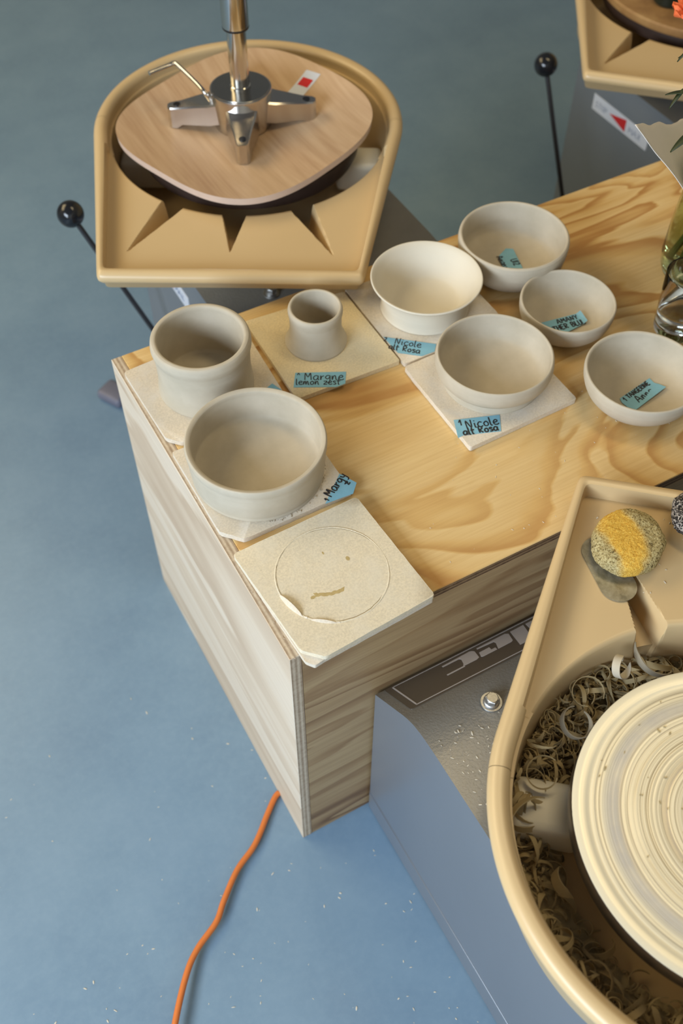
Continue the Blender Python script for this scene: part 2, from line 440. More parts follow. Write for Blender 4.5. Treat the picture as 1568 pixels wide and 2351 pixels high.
b5 = bat([(.0045, .3085), (.0042, .1760), (.0235, .1545), (.1600, .1560), (.1613, .3100)], BZ, BZ+.0072, M['board_b'], 'fibreboard bat with a broken corner, under the widest low clay cylinder', .002, [(.014, .165, .016, .0012)])
b7 = bat([(.0050, .1330), (.0120, -.0120), (.0185, -.0210), (.0290, -.0195), (.1655, -.0115), (.1600, .1385)], BZ, BZ+.0058, M['board_b'], 'lower of the two stacked bats at the front corner, its corner poking out', .002, [(.1655, -.0115, .02, .001)])
b6 = bat([(.0030, .1389), (.0125, -.0030), (.0310, -.0209), (.1666, -.0112), (.1587, .1433)], BZ+.0061, BZ+.0125, M['board_a'], 'empty pale bat with a scored circle, topmost of the stack at the front corner', .004, [(.02, -.012, .012, .001)])
# scored circle, lifted skin of dry slip and water marks on the empty bat
cx6, cy6 = b6.location.x, b6.location.y
def ring_arc(bm, cx, cy, r, a0, a1, w, h, z, n=90, jit=0.0):
    prev = None
    for i in range(n+1):
        a = a0+(a1-a0)*i/n; e = min(1, 8*min(i, n-i)/n+.15)
        j = jit*noise.noise(Vector((a*9, r*50, 0)))
        ww = w*e*(1+.5*noise.noise(Vector((a*13, 2, 0))))
        ri = [bm.verts.new((cx+(r+j+d*ww)*math.cos(a), cy+(r+j+d*ww)*math.sin(a), z+hh*e)) for d, hh in ((-1, 0), (-.4, h), (.4, h), (1, 0))]
        if prev:
            for k in range(3): bm.faces.new((prev[k], prev[k+1], ri[k+1], ri[k]))
        prev = ri
bm = bmesh.new(); ring_arc(bm, .0852-cx6, .0651-cy6, .0607, 0, 2*PI*.999, .0011, .0005, .00645, 180, .0005)
from_bm('clay_ring', bm, M['board_a'], b6)
M['stain'] = flat('damp_clay_mark', srgb(186, 164, 112), .85, nscale=300, amount=.2)
M['score'] = flat('knife_score', srgb(128, 112, 80), .9, nscale=300, amount=.3)
bm = bmesh.new()
ring_arc(bm, .0852-cx6, .0651-cy6, .0598, 2.0, 3.7, .0003, .00015, .0064, 80, .0003)
ring_arc(bm, .0852-cx6, .0651-cy6, .0596, .3, 1.6, .00035, .00015, .0064, 80, .0003)
ring_arc(bm, .0852-cx6, .0651-cy6, .0594, 4.3, 5.3, .0004, .00015, .0064, 80, .0004)
from_bm('score_line', bm, M['score'], b6)
bm = bmesh.new()
ring_arc(bm, .080-cx6, .078-cy6, .036, 3.95, 4.95, .0022, .00012, .0064, 50, .0014)
from_bm('damp_mark', bm, M['stain'], b6)
for (x, y, a, b) in ((.109, .074, .0022, .003), (.053, .048, .003, .002), (.089, .093, .001, .002)):
    bm = bmesh.new()
    vs = [bm.verts.new((x-cx6+a*math.cos(k*PI/6)*(1+.3*noise.noise(Vector((k, x*99, 0)))), y-cy6+b*math.sin(k*PI/6), .00652)) for k in range(12)]; bm.faces.new(vs)
    from_bm('damp_mark', bm, M['stain'], b6)
bm = bmesh.new()   # curled-up sliver of dry slip
for a0, a1, hmax, w in ((3.12, 3.78, .0042, .0034), (3.86, 4.35, .0020, .0022)):
    prev = None; n = 26
    for i in range(n+1):
        t = i/n; a = a0+(a1-a0)*t; e = math.sin(PI*min(1, t*1.15+.02))**.6 if t < .95 else .25
        c, s = math.cos(a), math.sin(a); X = .0852-cx6; Y = .0651-cy6
        r0 = .0612; r1 = .0612-w*e*.4; r2 = .0612-w*e
        ring = [bm.verts.new((X+r0*c, Y+r0*s, .0063)), bm.verts.new((X+r1*c, Y+r1*s, .0063+hmax*e*.75)), bm.verts.new((X+r2*c, Y+r2*s, .0063+hmax*e)),
                bm.verts.new((X+(r2+.0006)*c, Y+(r2+.0006)*s, .0063+hmax*e+.0006)), bm.verts.new((X+(r1+.0010)*c, Y+(r1+.0010)*s, .0064+hmax*e*.75)), bm.verts.new((X+(r0+.0012)*c, Y+(r0+.0012)*s, .0063))]
        if prev:
            for k in range(6): bm.faces.new((prev[k], prev[(k+1) % 6], ring[(k+1) % 6], ring[k]))
        prev = ring
from_bm('slip_sliver', bm, M['board_b'], b6)

# ------------------------------------------------------------------ clay pots
def pot(name, x, y, z, prof_out, prof_in, label, cat, wob=.0004, tilt=(0, 0), mat=None, n=128):
    """prof_out from base centre up the outside to the lip; prof_in from the lip down to the inner centre"""
    bm = bmesh.new(); sd = x*31+y*17
    po = catmull([(r, zz, 0) for r, zz in prof_out], 6); pi_ = catmull([(r, zz, 0) for r, zz in prof_in], 6)
    prof = [(0, 0)]+[(p.x, p.y) for p in po]+[(p.x, p.y) for p in pi_][1:]
    prof = [(max(r, 0), zz) for r, zz in prof]; prof[-1] = (0, prof[-1][1])
    def wb(a, k, zz): return wob*noise.noise(Vector((math.cos(a)*1.5+sd, math.sin(a)*1.5, zz*30)))+.00025*noise.noise(Vector((sd, zz*260, 0)))*(1 if k > 3 else 0)
    lathe(bm, prof, n, wob=wb)
    o = from_bm(name, bm, mat or M['clay']); o.location = (x, y, z); o.rotation_euler = (tilt[0], tilt[1], 0)
    o.data.set_sharp_from_angle(angle=math.radians(60))
    return tag(o, label, cat, 'unfired clay vessels on the plywood table')
Z1, Z2, Z3, Z4, Z5 = BZ+.0068, BZ+.0070, BZ+.0062, BZ+.0076, BZ+.0074
p_tall = pot('clay_cylinder', .0862, .3905, Z1,
    [(.0580, 0), (.0590, .003), (.0585, .009), (.0572, .020), (.0566, .034), (.0568, .048), (.0574, .058), (.0588, .0645), (.0599, .0700), (.0592, .0765), (.0570, .0795)],
    [(.0570, .0795), (.0538, .0800), (.0512, .0780), (.0506, .070), (.0505, .045), (.0505, .018), (.0485, .010), (.040, .0075), (0, .007)],
    'tall clay cylinder with a thick rounded rim, at the far left corner of the table', 'pot')
p_small = pot('clay_cup', .2412, .3945, Z2,
    [(.0395, 0), (.0396, .002), (.0378, .006), (.0350, .013), (.0332, .021), (.0327, .032), (.0331, .041), (.0341, .0475), (.0344, .052), (.0333, .0555)],
    [(.0333, .0555), (.0312, .0562), (.0292, .0545), (.0285, .048), (.0280, .030), (.0280, .012), (.026, .0075), (.018, .006), (0, .006)],
    'smallest clay cup, narrow waist and flared foot, alone on the yellowish bat', 'cup')
p_big = pot('clay_cylinder', .0812, .2355, Z5,
    [(.0745, 0), (.0757, .002), (.0757, .006), (.0766, .012), (.0777, .026), (.0785, .038), (.0792, .0450), (.0798, .0500), (.0794, .0540)],
    [(.0794, .0540), (.0780, .0552), (.0742, .0540), (.0726, .0515), (.0726, .042), (.0722, .022), (.0700, .014), (.060, .0105), (.040, .0095), (0, .0095)],
    'widest clay vessel, a low straight-sided cylinder near the left edge of the table', 'pot', .0005)
p_flare = pot('clay_bowl', .3975, .3845, Z3,
    [(.0575, 0), (.0585, .0012), (.0572, .003), (.0570, .008), (.0576, .016), (.0592, .026), (.0622, .035), (.0665, .0415), (.0712, .0452), (.0722, .0470)],
    [(.0722, .0470), (.0716, .0484), (.0695, .0480), (.0655, .0445), (.0600, .036), (.0545, .024), (.0480, .0130), (.040, .0085), (.020, .0075), (0, .0075)],
    'whitish clay bowl with a flared thin rim, beside the smallest cup', 'bowl', .0004, mat=M['clay_pale'])
p_nic = pot('clay_bowl', .3988, .2288, Z4,
    [(.0610, 0), (.0612, .002), (.0590, .005), (.0588, .009), (.0640, .013), (.0700, .021), (.0722, .029), (.0722, .036), (.0715, .0405), (.0706, .0425)],
    [(.0706, .0425), (.0690, .0432), (.0672, .0415), (.0668, .036), (.0660, .025), (.0610, .0135), (.050, .0090), (.025, .0075), (0, .0075)],
    'wide shallow clay bowl in the middle of the table, on the dusty bat', 'bowl')
p_back = pot('clay_bowl', .5450, .4010, BZ,
    [(.0440, 0), (.0500, .0008), (.0600, .006), (.0680, .016), (.0720, .028), (.0734, .040), (.0742, .047), (.0735, .0525)],
    [(.0735, .0525), (.0712, .0545), (.0685, .0530), (.0676, .046), (.0672, .032), (.0660, .018), (.0600, .010), (.045, .0080), (0, .0080)],
    'greyer clay bowl with a thick rim, standing at the back edge of the table', 'bowl')
p_mid = pot('clay_bowl', .5405, .2709, BZ,
    [(.0360, 0), (.0400, .0008), (.0480, .005), (.0560, .014), (.0598, .024), (.0612, .034), (.0613, .0385), (.0604, .0412)],
    [(.0604, .0412), (.0588, .0415), (.0572, .0395), (.0562, .030), (.0530, .019), (.0450, .0110), (.030, .0080), (0, .0080)],
    'smallest of the bowls without a board, between the back-edge bowl and the right one', 'bowl')
p_right = pot('clay_bowl', .5410, .1217, BZ,
    [(.0360, 0), (.0420, .0010), (.0540, .007), (.0640, .018), (.0690, .031), (.0702, .040), (.0700, .0445), (.0690, .0462)],
    [(.0690, .0462), (.0672, .0463), (.0655, .0440), (.0640, .034), (.0590, .021), (.0500, .0120), (.032, .0085), (0, .0080)],
    'round clay bowl cut by the right edge of the photo, nearest the water glass', 'bowl')
# fettling crumbs and hairline marks of clay around the big pot's foot
bm = bmesh.new(); rs = random.Random(11)
for i in range(70):
    a = rs.uniform(-1.9, .7); r = .0762+abs(rs.gauss(0, .0012)); s = rs.uniform(.0003, .0009)
    bmesh.ops.create_icosphere(bm, subdivisions=1, radius=s, matrix=Matrix.Translation((r*math.cos(a), r*math.sin(a), s*.5)) @ Matrix.Diagonal((1, rs.uniform(.6, 1.8), .7, 1)))
o = from_bm('foot_crumbs', bm, M['clay'], p_big); o['kind'] = 'stuff'

# ------------------------------------------------------------------ hand lettering on tape
SF = {  # strokes in a 0..1 x 0..1 box (x-height about .6), width
 'a': (.6, [[(.5, .5), (.3, .6), (.08, .4), (.1, .08), (.3, .02), (.48, .3), (.5, .58), (.5, .1), (.6, .0)]]),
 'c': (.55, [[(.5, .5), (.3, .6), (.08, .35), (.15, .05), (.38, .0), (.52, .1)]]),
 'e': (.55, [[(.1, .28), (.4, .35), (.45, .52), (.28, .6), (.08, .35), (.15, .05), (.4, .0), (.55, .12)]]),
 'g': (.6, [[(.5, .52), (.28, .6), (.08, .35), (.25, .12), (.48, .35), (.52, .58), (.5, -.1), (.35, -.38), (.12, -.28)]]),
 'h': (.6, [[(.1, .6), (.1, .0), (.2, .35), (.38, .35), (.5, .0)], [(.5, .6), (.5, .0)]]),
 'i': (.3, [[(.12, .55), (.12, .05), (.22, .0)], [(.12, .78), (.16, .84)]]),
 'l': (.3, [[(.1, 1.0), (.1, .05), (.25, .0)]]),
 'L': (.5, [[(.12, 1), (.1, .0), (.48, .02)]]),
 'm': (.8, [[(.08, .55), (.08, .0), (.15, .4), (.3, .55), (.38, .0), (.45, .4), (.6, .55), (.68, .0), (.78, .05)]]),
 'n': (.6, [[(.08, .55), (.08, .0), (.2, .45), (.38, .55), (.46, .05), (.56, .0)]]),
 'o': (.55, [[(.3, .58), (.08, .35), (.15, .03), (.4, .05), (.48, .35), (.3, .58), (.42, .5)]]),
 'r': (.45, [[(.1, .58), (.1, .0), (.18, .4), (.42, .55)]]),
 's': (.5, [[(.45, .5), (.25, .6), (.1, .45), (.4, .22), (.38, .03), (.08, .02)]]),
 't': (.45, [[(.2, .95), (.18, .08), (.32, .0)], [(.0, .58), (.45, .62)]]),
 'y': (.5, [[(.1, .6), (.2, .25), (.45, .3), (.48, .6), (.4, -.2), (.15, -.3)]]),
 'z': (.55, [[(.05, .55), (.5, .55), (.08, .02), (.52, .04)]]),
 'v': (.4, [[(.05, .6), (.25, .0), (.42, .6)]]),
 'A': (.75, [[(.02, .0), (.35, 1.0), (.68, .0)], [(.14, .38), (.6, .36)]]),
 'B': (.6, [[(.1, .0), (.1, .95), (.45, .85), (.42, .58), (.12, .5), (.5, .42), (.5, .08), (.1, .0)]]),
 'E': (.55, [[(.48, .95), (.1, .92), (.1, .02), (.5, .04)], [(.1, .5), (.42, .52)]]),
 'G': (.65, [[(.55, .85), (.3, .95), (.08, .6), (.12, .1), (.5, .05), (.55, .42), (.35, .42)]]),
 'H': (.6, [[(.1, 1), (.08, 0)], [(.5, 1), (.5, 0)], [(.1, .5), (.5, .5)]]),
 'I': (.25, [[(.12, 1), (.1, .0)]]),
 'K': (.6, [[(.1, 1), (.08, 0)], [(.5, .95), (.12, .45), (.52, .0)]]),
 'M': (.8, [[(.08, .0), (.12, .95), (.38, .4), (.62, .95), (.7, .0)]]),
 'Y': (.6, [[(.02, 1), (.3, .5), (.55, 1)], [(.3, .5), (.28, 0)]]),
 'N': (.7, [[(.08, .0), (.12, .95), (.5, .05), (.58, 1.0)]]),
 'R': (.65, [[(.12, .0), (.12, .95), (.5, .85), (.45, .55), (.14, .48), (.55, .0)]]),
 'T': (.6, [[(.3, .95), (.28, .0)], [(.02, .95), (.58, .93)]]),
 'U': (.6, [[(.1, 1), (.1, .15), (.3, .0), (.5, .15), (.5, 1)]]),
 '1': (.4, [[(.02, .55), (.28, 1.0), (.26, .0)]]),
 '2': (.55, [[(.08, .75), (.28, .95), (.42, .7), (.08, .05), (.52, .05)]]),
 '^': (.4, [[(.02, .5), (.2, .9), (.38, .5)]]),
 ' ': (.4, []),
}
def tape(parent, pts, z, lines, org, direc, label, curl=(), th=.00025):
    """pts: outline in world xy; lines: list of (text, u, v, size) measured from org along direc and its normal"""
    px, py, pz = parent.location
    bm = bmesh.new()
    W = [Vector((x-px, y-py)) for x, y in pts]
    lift = dict(curl)
    a = [bm.verts.new((p.x, p.y, z-pz+lift.get(i, 0))) for i, p in enumerate(W)]
    b = [bm.verts.new((p.x, p.y, z-pz+th+lift.get(i, 0))) for i, p in enumerate(W)]
    n = len(W); bm.faces.new(a[::-1]); bm.faces.new(b)
    for i in range(n): bm.faces.new((a[i], a[(i+1) % n], b[(i+1) % n], b[i]))
    bmesh.ops.triangulate(bm, faces=[f for f in bm.faces if len(f.verts) > 4])
    t = from_bm('tape_label', bm, M['tape'], parent, smooth=False); t['label'] = label
    if lines:
        bm = bmesh.new(); D = Vector(direc).normalized(); N = Vector((-D.y, D.x)); O = Vector(org)-Vector((px, py))
        for text, u0, v0, size, pen in lines:
            u = u0
            for ch in text:
                w, strokes = SF[ch]
                for s in strokes:
                    P = []
                    for k, q in enumerate(catmull([(x, y, 0) for x, y in s], 4)):
                        w2 = O+D*(u+q.x*size)+N*(v0+q.y*size)
                        P.append((w2.x, w2.y, z-pz+th+.00012))
                    tube(bm, P, pen*1.45, 5, .3)
                u += w*size*1.08
        from_bm('handwriting', bm, M['ink'], t)
    return t
d = (.0566, -.0280)
tape(b2, [(.1906, .3547), (.2470, .3259), (.2363, .3085), (.2236, .3086), (.1771, .3334)], BZ+.0070,
     [('^', .0025, -.0080, .008, .00042), ('Margne', .0110, -.0128, .0128, .0005), ('lemon zest', .0008, -.0205, .0098, .0005)], (.1906, .3547), (.0530, -.0285), 'blue tape note with a name and "lemon zest" in black marker')
tape(b3, [(.3196, .3584), (.3720, .3143), (.3632, .3039), (.3444, .3045), (.3212, .3240)], BZ+.0063,
     [('2', .0015, -.0080, .0080, .0005), ('Nicole', .0160, -.0092, .0110, .0005), ('alt Rosa', .0100, -.0200, .0095, .0006)], (.3196, .3584), (.0440, -.0390), 'blue tape note with handwriting beginning with 2')
tape(b4, [(.3202, .1922), (.3733, .1726), (.3600, .1498), (.3172, .1660), (.3092, .1653)], BZ+.0076,
     [('1', .0045, -.0105, .0090, .0006), ('Nicole', .0115, -.0165, .0128, .00062), ('alt Rosa', .0055, -.0258, .0100, .00075)], (.3202, .1922), (.0520, -.0170), 'blue tape note with handwriting beginning with 1', curl=[])
tape(b5, [(.1603, .1853), (.1709, .1642), (.1596, .1521), (.1249, .1545), (.1278, .1569)], BZ+.0074,
     [('1', -.001, -.0010, .0060, .0005), ('Margy', .0055, -.0008, .0115, .0006), ('z', .031, -.0085, .008, .0006)], (.1300, .1570), (.0316, .0190), 'blue tape note stuck across the right corner', curl=[])
tape(b1, [(.1390, .3455), (.1573, .3523), (.1622, .3380), (.1622, .3320), (.1551, .3299)], BZ+.0068, [], None, None, 'plain corner of a blue tape note')
tape(p_right, [(.5156, .1234), (.5692, .1332), (.5691, .1241), (.5734, .1195), (.575, .1095), (.5191, .0986), (.5155, .1014), (.5135, .1166)], BZ+.0092,
     [('1', .0020, -.0085, .0070, .0005), ('TANGERINE', .0085, -.0075, .0067, .00062), ('Anna', .0130, -.0195, .0105, .0006)], (.5156, .1234), (.0536, .0098), 'blue tape note in the bowl, two lines of black marker', curl=[(4, .003)])
tape(p_mid, [(.5083, .2798), (.5600, .2717), (.5654, .2709), (.5628, .2517), (.5560, .2511), (.5273, .2488), (.511, .2576), (.5043, .2717)], BZ+.0095,
     [('AMANY', .0210, -.0095, .0078, .0006), ('THER BLUE', .0105, -.0205, .0085, .0007)], (.5083, .2798), (.0571, -.0089), 'blue tape note in the bowl with worn capital letters', curl=[(2, .004), (3, .003)])
tape(p_back, [(.5382, .4181), (.5552, .4263), (.5635, .4209), (.552, .3819), (.548, .3675), (.5259, .3797), (.5292, .3953)], BZ+.0092,
     [('Anany', .004, -.0110, .0085, .00055), ('UI2', .016, .0045, .0095, .0006)], (.5450, .4200), (-.0080, -.0480), 'blue tape note in the bowl, written sideways')

# ------------------------------------------------------------------ pottery wheels
RIM_R, ZR = .2325, .545
def outline_r(a):
    """outer radius of the splash pan at local angle a (platform side towards -y)"""
    dx, dy = math.cos(a), math.sin(a)
    best = RIM_R
    # trapezoid beyond the circle: side lines x=+-(.181+.169*(y+.331)), front y=-.364
    if dy < -.1665:
        t = .364/-dy
        s = 1 if dx >= 0 else -1
        den = abs(dx)-.169*dy
        t2 = .23580/den if den > 1e-6 else 9
        k = 26                          # smooth minimum rounds the two corners
        m = -math.log(math.exp(-k*t*9)+math.exp(-k*t2*9))/(k*9)
        best = max(best, m)
    return best
def pan_half(wheel, offx, rot, a0, a1, name):
    bm = bmesh.new()
    N = 900 if a0 < -1 else 260; PLAT = ZR-.021; FL = ZR-.118; RB = .2085
    grooves = [(-.0969, -.1875, -.1472, -.2923), (-.007, -.2053, -.0068, -.2903), (.0860, -.1875, .1331, -.2947)]
    def gdepth(x, y):
        dmax = 0
        for mx, my, tx, ty in grooves:
            M0 = Vector((mx, my)); T = Vector((tx, ty)); ax = (T-M0); L = ax.length; ax /= L
            v = Vector((x, y))-M0; u = v.dot(ax); w = abs(v.x*ax.y-v.y*ax.x)
            t = 1-u/L
            if t <= 0: continue
            t = min(t, 1.0)
            hw = .0175*t; d = .062*t**.8
            if w < hw: dmax = max(dmax, d*min(1, (hw-w)/(.0075*t+.0012)))
        return dmax
    cols = []
    for i in range(N+1):
        a = a0+(a1-a0)*i/N
        R = outline_r(a); c, s = math.cos(a), math.sin(a)
        inner = max(R-.0215, RB)
        P = []
        P.append((.045, FL)); P.append((.12, FL)); P.append((.175, FL)); P.append((.190, FL+.002)); P.append((.198, FL+.008))
        P.append((.202, FL+.018)); P.append((.204, FL+.04)); P.append((.2055, FL+.065))
        wide = inner-RB
        if wide > .006:
            P += [(.2068, PLAT-.012), (.2075, PLAT-.005), (.2085, PLAT-.0018), (.2105 if wide > .004 else RB, PLAT)]
            K = 34
            for k in range(1, K+1): P.append((.2105+(max(inner-.0035, .2107)-.2105)*k/K, PLAT))
            P.append((inner+.0005, PLAT+.0012))
        else:
            e = inner
            P += [(.2068, PLAT-.012), (.2072, PLAT-.005), (.2076, PLAT-.0018), (.208, PLAT)]
            for k in range(1, 35): P.append((.208+(e-.208)*k/34, PLAT+.0002*k/34))
            P.append((e+.0005, PLAT+.002))
        rr = .0105; cr = R-rr; cz = ZR-rr*.92
        for k in range(11):
            b = PI*1.02-(PI*1.12)*k/10
            P.append((cr+rr*math.cos(b), cz+rr*math.sin(b)*.92))
        P.append((R-.0045, cz-.008)); P.append((R-.010, cz-.011))
        if R > .2335: P += [(R-.013, PLAT-.010), (max(.2125, R-.05), PLAT-.028), (.2105, PLAT-.040)]
        else: P += [(R-.013, PLAT-.010), (.2165, PLAT-.028), (.2120, PLAT-.040)]
        P += [(.208, FL+.01), (.196, FL-.003), (.12, FL-.004), (.045, FL-.004)]
        col = []
        for (r, z) in P:
            x, y = r*c, r*s
            if .203 < r < R-.012 and abs(z-PLAT) < .08 and z > FL+.012 and len(col) < 50 and s < -.3:
                z = min(z, PLAT-gdepth(x, y))if r >= .2055 else min(z, max(FL+.012, PLAT-gdepth(x, y)-.004) if gdepth(x, y) > 0 else z)
            col.append(bm.verts.new((x, y, z)))
        cols.append(col)
    for p, q in zip(cols, cols[1:]):
        for k in range(len(p)-1): bm.faces.new((p[k], p[k+1], q[k+1], q[k]))
    for col, fl_ in ((cols[0], False), (cols[-1], True)):
        nn = len(col)-1
    o = from_bm(name, bm, M['pan'], wheel, recalc=True)
    o.data.set_sharp_from_angle(angle=math.radians(50))
    o.location = (offx, 0, 0); o.rotation_euler = (0, 0, rot)
    return o
def soft_block(bm, lo, hi, bev):
    add_box(bm, lo, hi, bev, 4)
def wheel(name, loc, rz, offx, panrot, hw, yoff, label, head_mats, head_r, ztop, hth, lever=None, bolts=True, clips=True):
    w = empty('pottery_wheel', loc, rz)
    tag(w, label, 'pottery wheel', 'pottery wheels around the table')
    # body: folded sheet metal, profile in (y, z)
    y0 = .340+yoff
    prof = [(y0, .004), (y0, .335), (y0-.006, .3402), (y0-.058, .3845), (y0-.066, .3905), (y0-.078, .3975), (y0-.092, .4020), (y0-.108, .4042), (y0-.125, .405), (-.10, .405), (-.10, .004)]
    bm = bmesh.new()
    A = [bm.verts.new((-hw, y, z)) for y, z in prof]; B = [bm.verts.new((hw, y, z)) for y, z in prof]
    fa = bm.faces.new(A); fb = bm.faces.new(B[::-1]); fa.material_index = fb.material_index = 1
    for i in range(len(prof)):
        j = (i+1) % len(prof); f = bm.faces.new((A[i], B[i], B[j], A[j]))
        if i in (0, 9): f.material_index = 1
    bmesh.ops.bevel(bm, geom=[e for e in bm.edges if (e.verts[0].co.x == e.verts[1].co.x) and e.calc_face_angle(0) > .5 and min(v.co.z for v in e.verts) > .1], offset=.0012, segments=2, affect='EDGES')
    from_bm('body', bm, [M['body'], M['body_side']], w)
    for sx in (-1, 1):
        bm = bmesh.new(); add_box(bm, (sx*hw-.0015, -.10, .002) if sx > 0 else (-hw-.0012, -.10, .002), (sx*hw+.0012, y0, .05) if sx > 0 else (-hw+.0015, y0, .05), .0008, 1)
        from_bm('base_flange', bm, M['body_side'], w)
    for k in range(4):
        bm = bmesh.new(); lathe(bm, [(0, 0), (.014, 0), (.014, .004), (.006, .006), (0, .006)], 20)
        f = from_bm('foot', bm, M['black'], w); f.location = ((-1 if k % 2 else 1)*(hw-.03), (y0-.03 if k < 2 else -.07), 0)
    # head on its shaft
    bm = bmesh.new(); lathe(bm, [(.0, .405), (.03, .405), (.03, ztop-hth), (.0, ztop-hth)], 32)
    s = from_bm('shaft', bm, M['shaft'], w); s.location = (offx, 0, 0)
    bm = bmesh.new()
    R = head_r
    pr = [(0, -hth), (R-.004, -hth), (R-.001, -hth+.001), (R, -hth+.004), (R, -.0022), (R-.0008, -.0006), (R-.0024, 0)]
    m1 = len(pr)
    pr += [(.1400, 0), (.1385, -.0008), (.137, -.0006), (.1, -.0006), (.05, -.0006), (0, -.0006)] if R > .15 and head_mats[0] is M['head'] else [(R*.6, 0), (0, 0)]
    lathe(bm, pr, 160)
    o = from_bm('wheel_head', bm, list(head_mats), w)
    for p in o.data.polygons: p.material_index = 0 if (p.normal.z > .5) else 1
    o.location = (offx, 0, ztop)
    # splash pan in two halves, joined by plastic clips
    e = .0012
    pan_half(w, offx, panrot, -PI+e, -e, 'splash_pan_half')
    pan_half(w, offx, panrot, e, PI-e, 'splash_pan_half')
    if clips:
        for sgn in (1, -1):
            bm = bmesh.new(); soft_block(bm, (.132, -.027, ZR-.112), (.203, .027, ZR-.064), .009)
            c = from_bm('pan_clip', bm, M['white_plastic'], w)
            c.location = (offx, 0, 0); c.rotation_euler = (0, 0, panrot+(0 if sgn > 0 else PI))
    # name plate on the sloping strip
    T0 = Vector((0, y0, .335)); td = Vector((0, -.062, .053)).normalized(); nn = Vector((0, .053, .062)).normalized()
    def slab(pts, h0, h1, bm):
        a = [bm.verts.new(T0+Vector((x, 0, 0))+td*t+nn*h0) for x, t in pts]; b = [bm.verts.new(T0+Vector((x, 0, 0))+td*t+nn*h1) for x, t in pts]
        bm.faces.new(a); bm.faces.new(b[::-1])
        for i in range(len(pts)): bm.faces.new((a[i], b[i], b[(i+1) % len(pts)], a[(i+1) % len(pts)]))
    dx = .1035-.2905+hw-.1865      # plate coordinates were measured from the left edge of the body
    bm = bmesh.new(); slab(round_poly([(-hw+.0115, .0010), (-hw+.0115, .0752), (hw-.0115, .0752), (hw-.0115, .0010)], .004), -.0006, .0009, bm)
    pl = from_bm('name_plate', bm, M['plate'], w, smooth=False)
    bm = bmesh.new(); L, Rr, lw = -hw+.0205, hw-.0205, .0011
    for q in ([(L, .0048), (L, .0705), (L+lw*1.6, .0705), (L+lw*1.6, .0048)], [(Rr-lw*1.6, .0048), (Rr-lw*1.6, .0705), (Rr, .0705), (Rr, .0048)],
              [(L, .0695), (L, .0710), (Rr, .0710), (Rr, .0695)], [(L, .0046), (L, .0056), (Rr, .0056), (Rr, .0046)]): slab(q, .0007, .0012, bm)
    X = lambda v: v-.2905
    G = [[(.1887, .0139), (.2283, .0118), (.2310, .0135), (.2328, .0175), (.2281, .0365), (.2241, .0386), (.2050, .0386), (.2085, .0325), (.2122, .0204), (.2112, .0170), (.1887, .0170)],
         [(.1819, .0389), (.2060, .0386), (.2060, .0412), (.1819, .0416)],
         [(.2382, .0127), (.2793, .0120), (.2825, .0160), (.2758, .0365), (.2728, .0385), (.2536, .0390), (.2600, .0225), (.2600, .0175), (.2378, .0155)],
         [(.2343, .0258), (.2490, .0252), (.2475, .0330), (.2530, .0330), (.2520, .0390), (.2323, .0393), (.2305, .0370)],
         [(.2864, .0134), (.3060, .0128), (.2925, .0548), (.2745, .0554)],
         [(.3091, .0130), (.3300, .0122), (.3240, .0380), (.3034, .0371)], [(.3350, .0122), (.3540, .0122), (.3480, .0380), (.3290, .0380)],
         [(.3600, .0122), (.3980, .0122), (.4010, .0150), (.3940, .0380), (.3700, .0380), (.3720, .0310), (.3860, .0310), (.3890, .0190), (.3580, .0190)]]
    for g in G: slab([(X(x), t) for x, t in g], .0007, .0012, bm)
    from_bm('lettering', bm, M['white_print'], pl, smooth=False)
    if bolts:
        for (bx, by) in ((-.1, .2405+yoff), (.0935, .2250+yoff)):
            bm = bmesh.new()
            lathe(bm, [(0, .4045), (.0118, .4045), (.0122, .4052), (.0118, .4062), (.0, .4062)], 32, bx, by)
            lathe(bm, [(0, .406), (.0093, .406), (.0090, .4085), (.0078, .4095), (0, .4095)], 32, bx, by)
            hexa = [(bx+.0078*math.cos(k*PI/3+.3), by+.0078*math.sin(k*PI/3+.3)) for k in range(6)]
            prism(bm, hexa, .409, .4155, .0006, 1)
            lathe(bm, [(0, .4155), (.0064, .4155), (.0058, .4162), (0, .4162)], 24, bx, by)
            from_bm('bolt', bm, M['zinc'], w)
    if lever:
        # warning sticker on the side by the speed lever (local +x side)
        bm = bmesh.new(); add_box(bm, (hw-.0005, -.042, .3225), (hw+.0008, .1175, .3535), .0002, 1)
        st = from_bm('warning_sticker', bm, M['sticker'], w, smooth=False)
        bm = bmesh.new()
        vs = [(.3, .3385), (.263, .3260), (.263, .3510)]
        a = [bm.verts.new((hw+.0008, y, z)) for y, z in ((.008, .3385), (.055, .3265), (.055, .3500))]
        b = [bm.verts.new((hw+.0012, v.co.y, v.co.z)) for v in a]
        bm.faces.new(b); bm.faces.new(a[::-1])
        for i in range(3): bm.faces.new((a[i], a[(i+1) % 3], b[(i+1) % 3], b[i]))
        from_bm('red_mark', bm, M['red'], st, smooth=False)['label'] = 'red triangle'
        bm = bmesh.new()
        word = 'STOP'
        SF2 = {'S': [[(.5, .9), (.1, .85), (.1, .55), (.5, .45), (.5, .1), (.08, .05)]], 'O': [[(.1, .1), (.1, .9), (.5, .9), (.5, .1), (.1, .1)]], 'P': [[(.1, 0), (.1, .95), (.5, .9), (.5, .5), (.1, .45)]]}
        for i, ch in enumerate('STOP'):
            for s_ in (SF2.get(ch) or SF[ch][1]):
                tube(bm, [(hw+.0010, -.034+(i*.66+x)*.0135, .3320+y*.011) for x, y in s_], .0007, 4)
        from_bm('printing', bm, M['grey_print'], st); bm = bmesh.new()
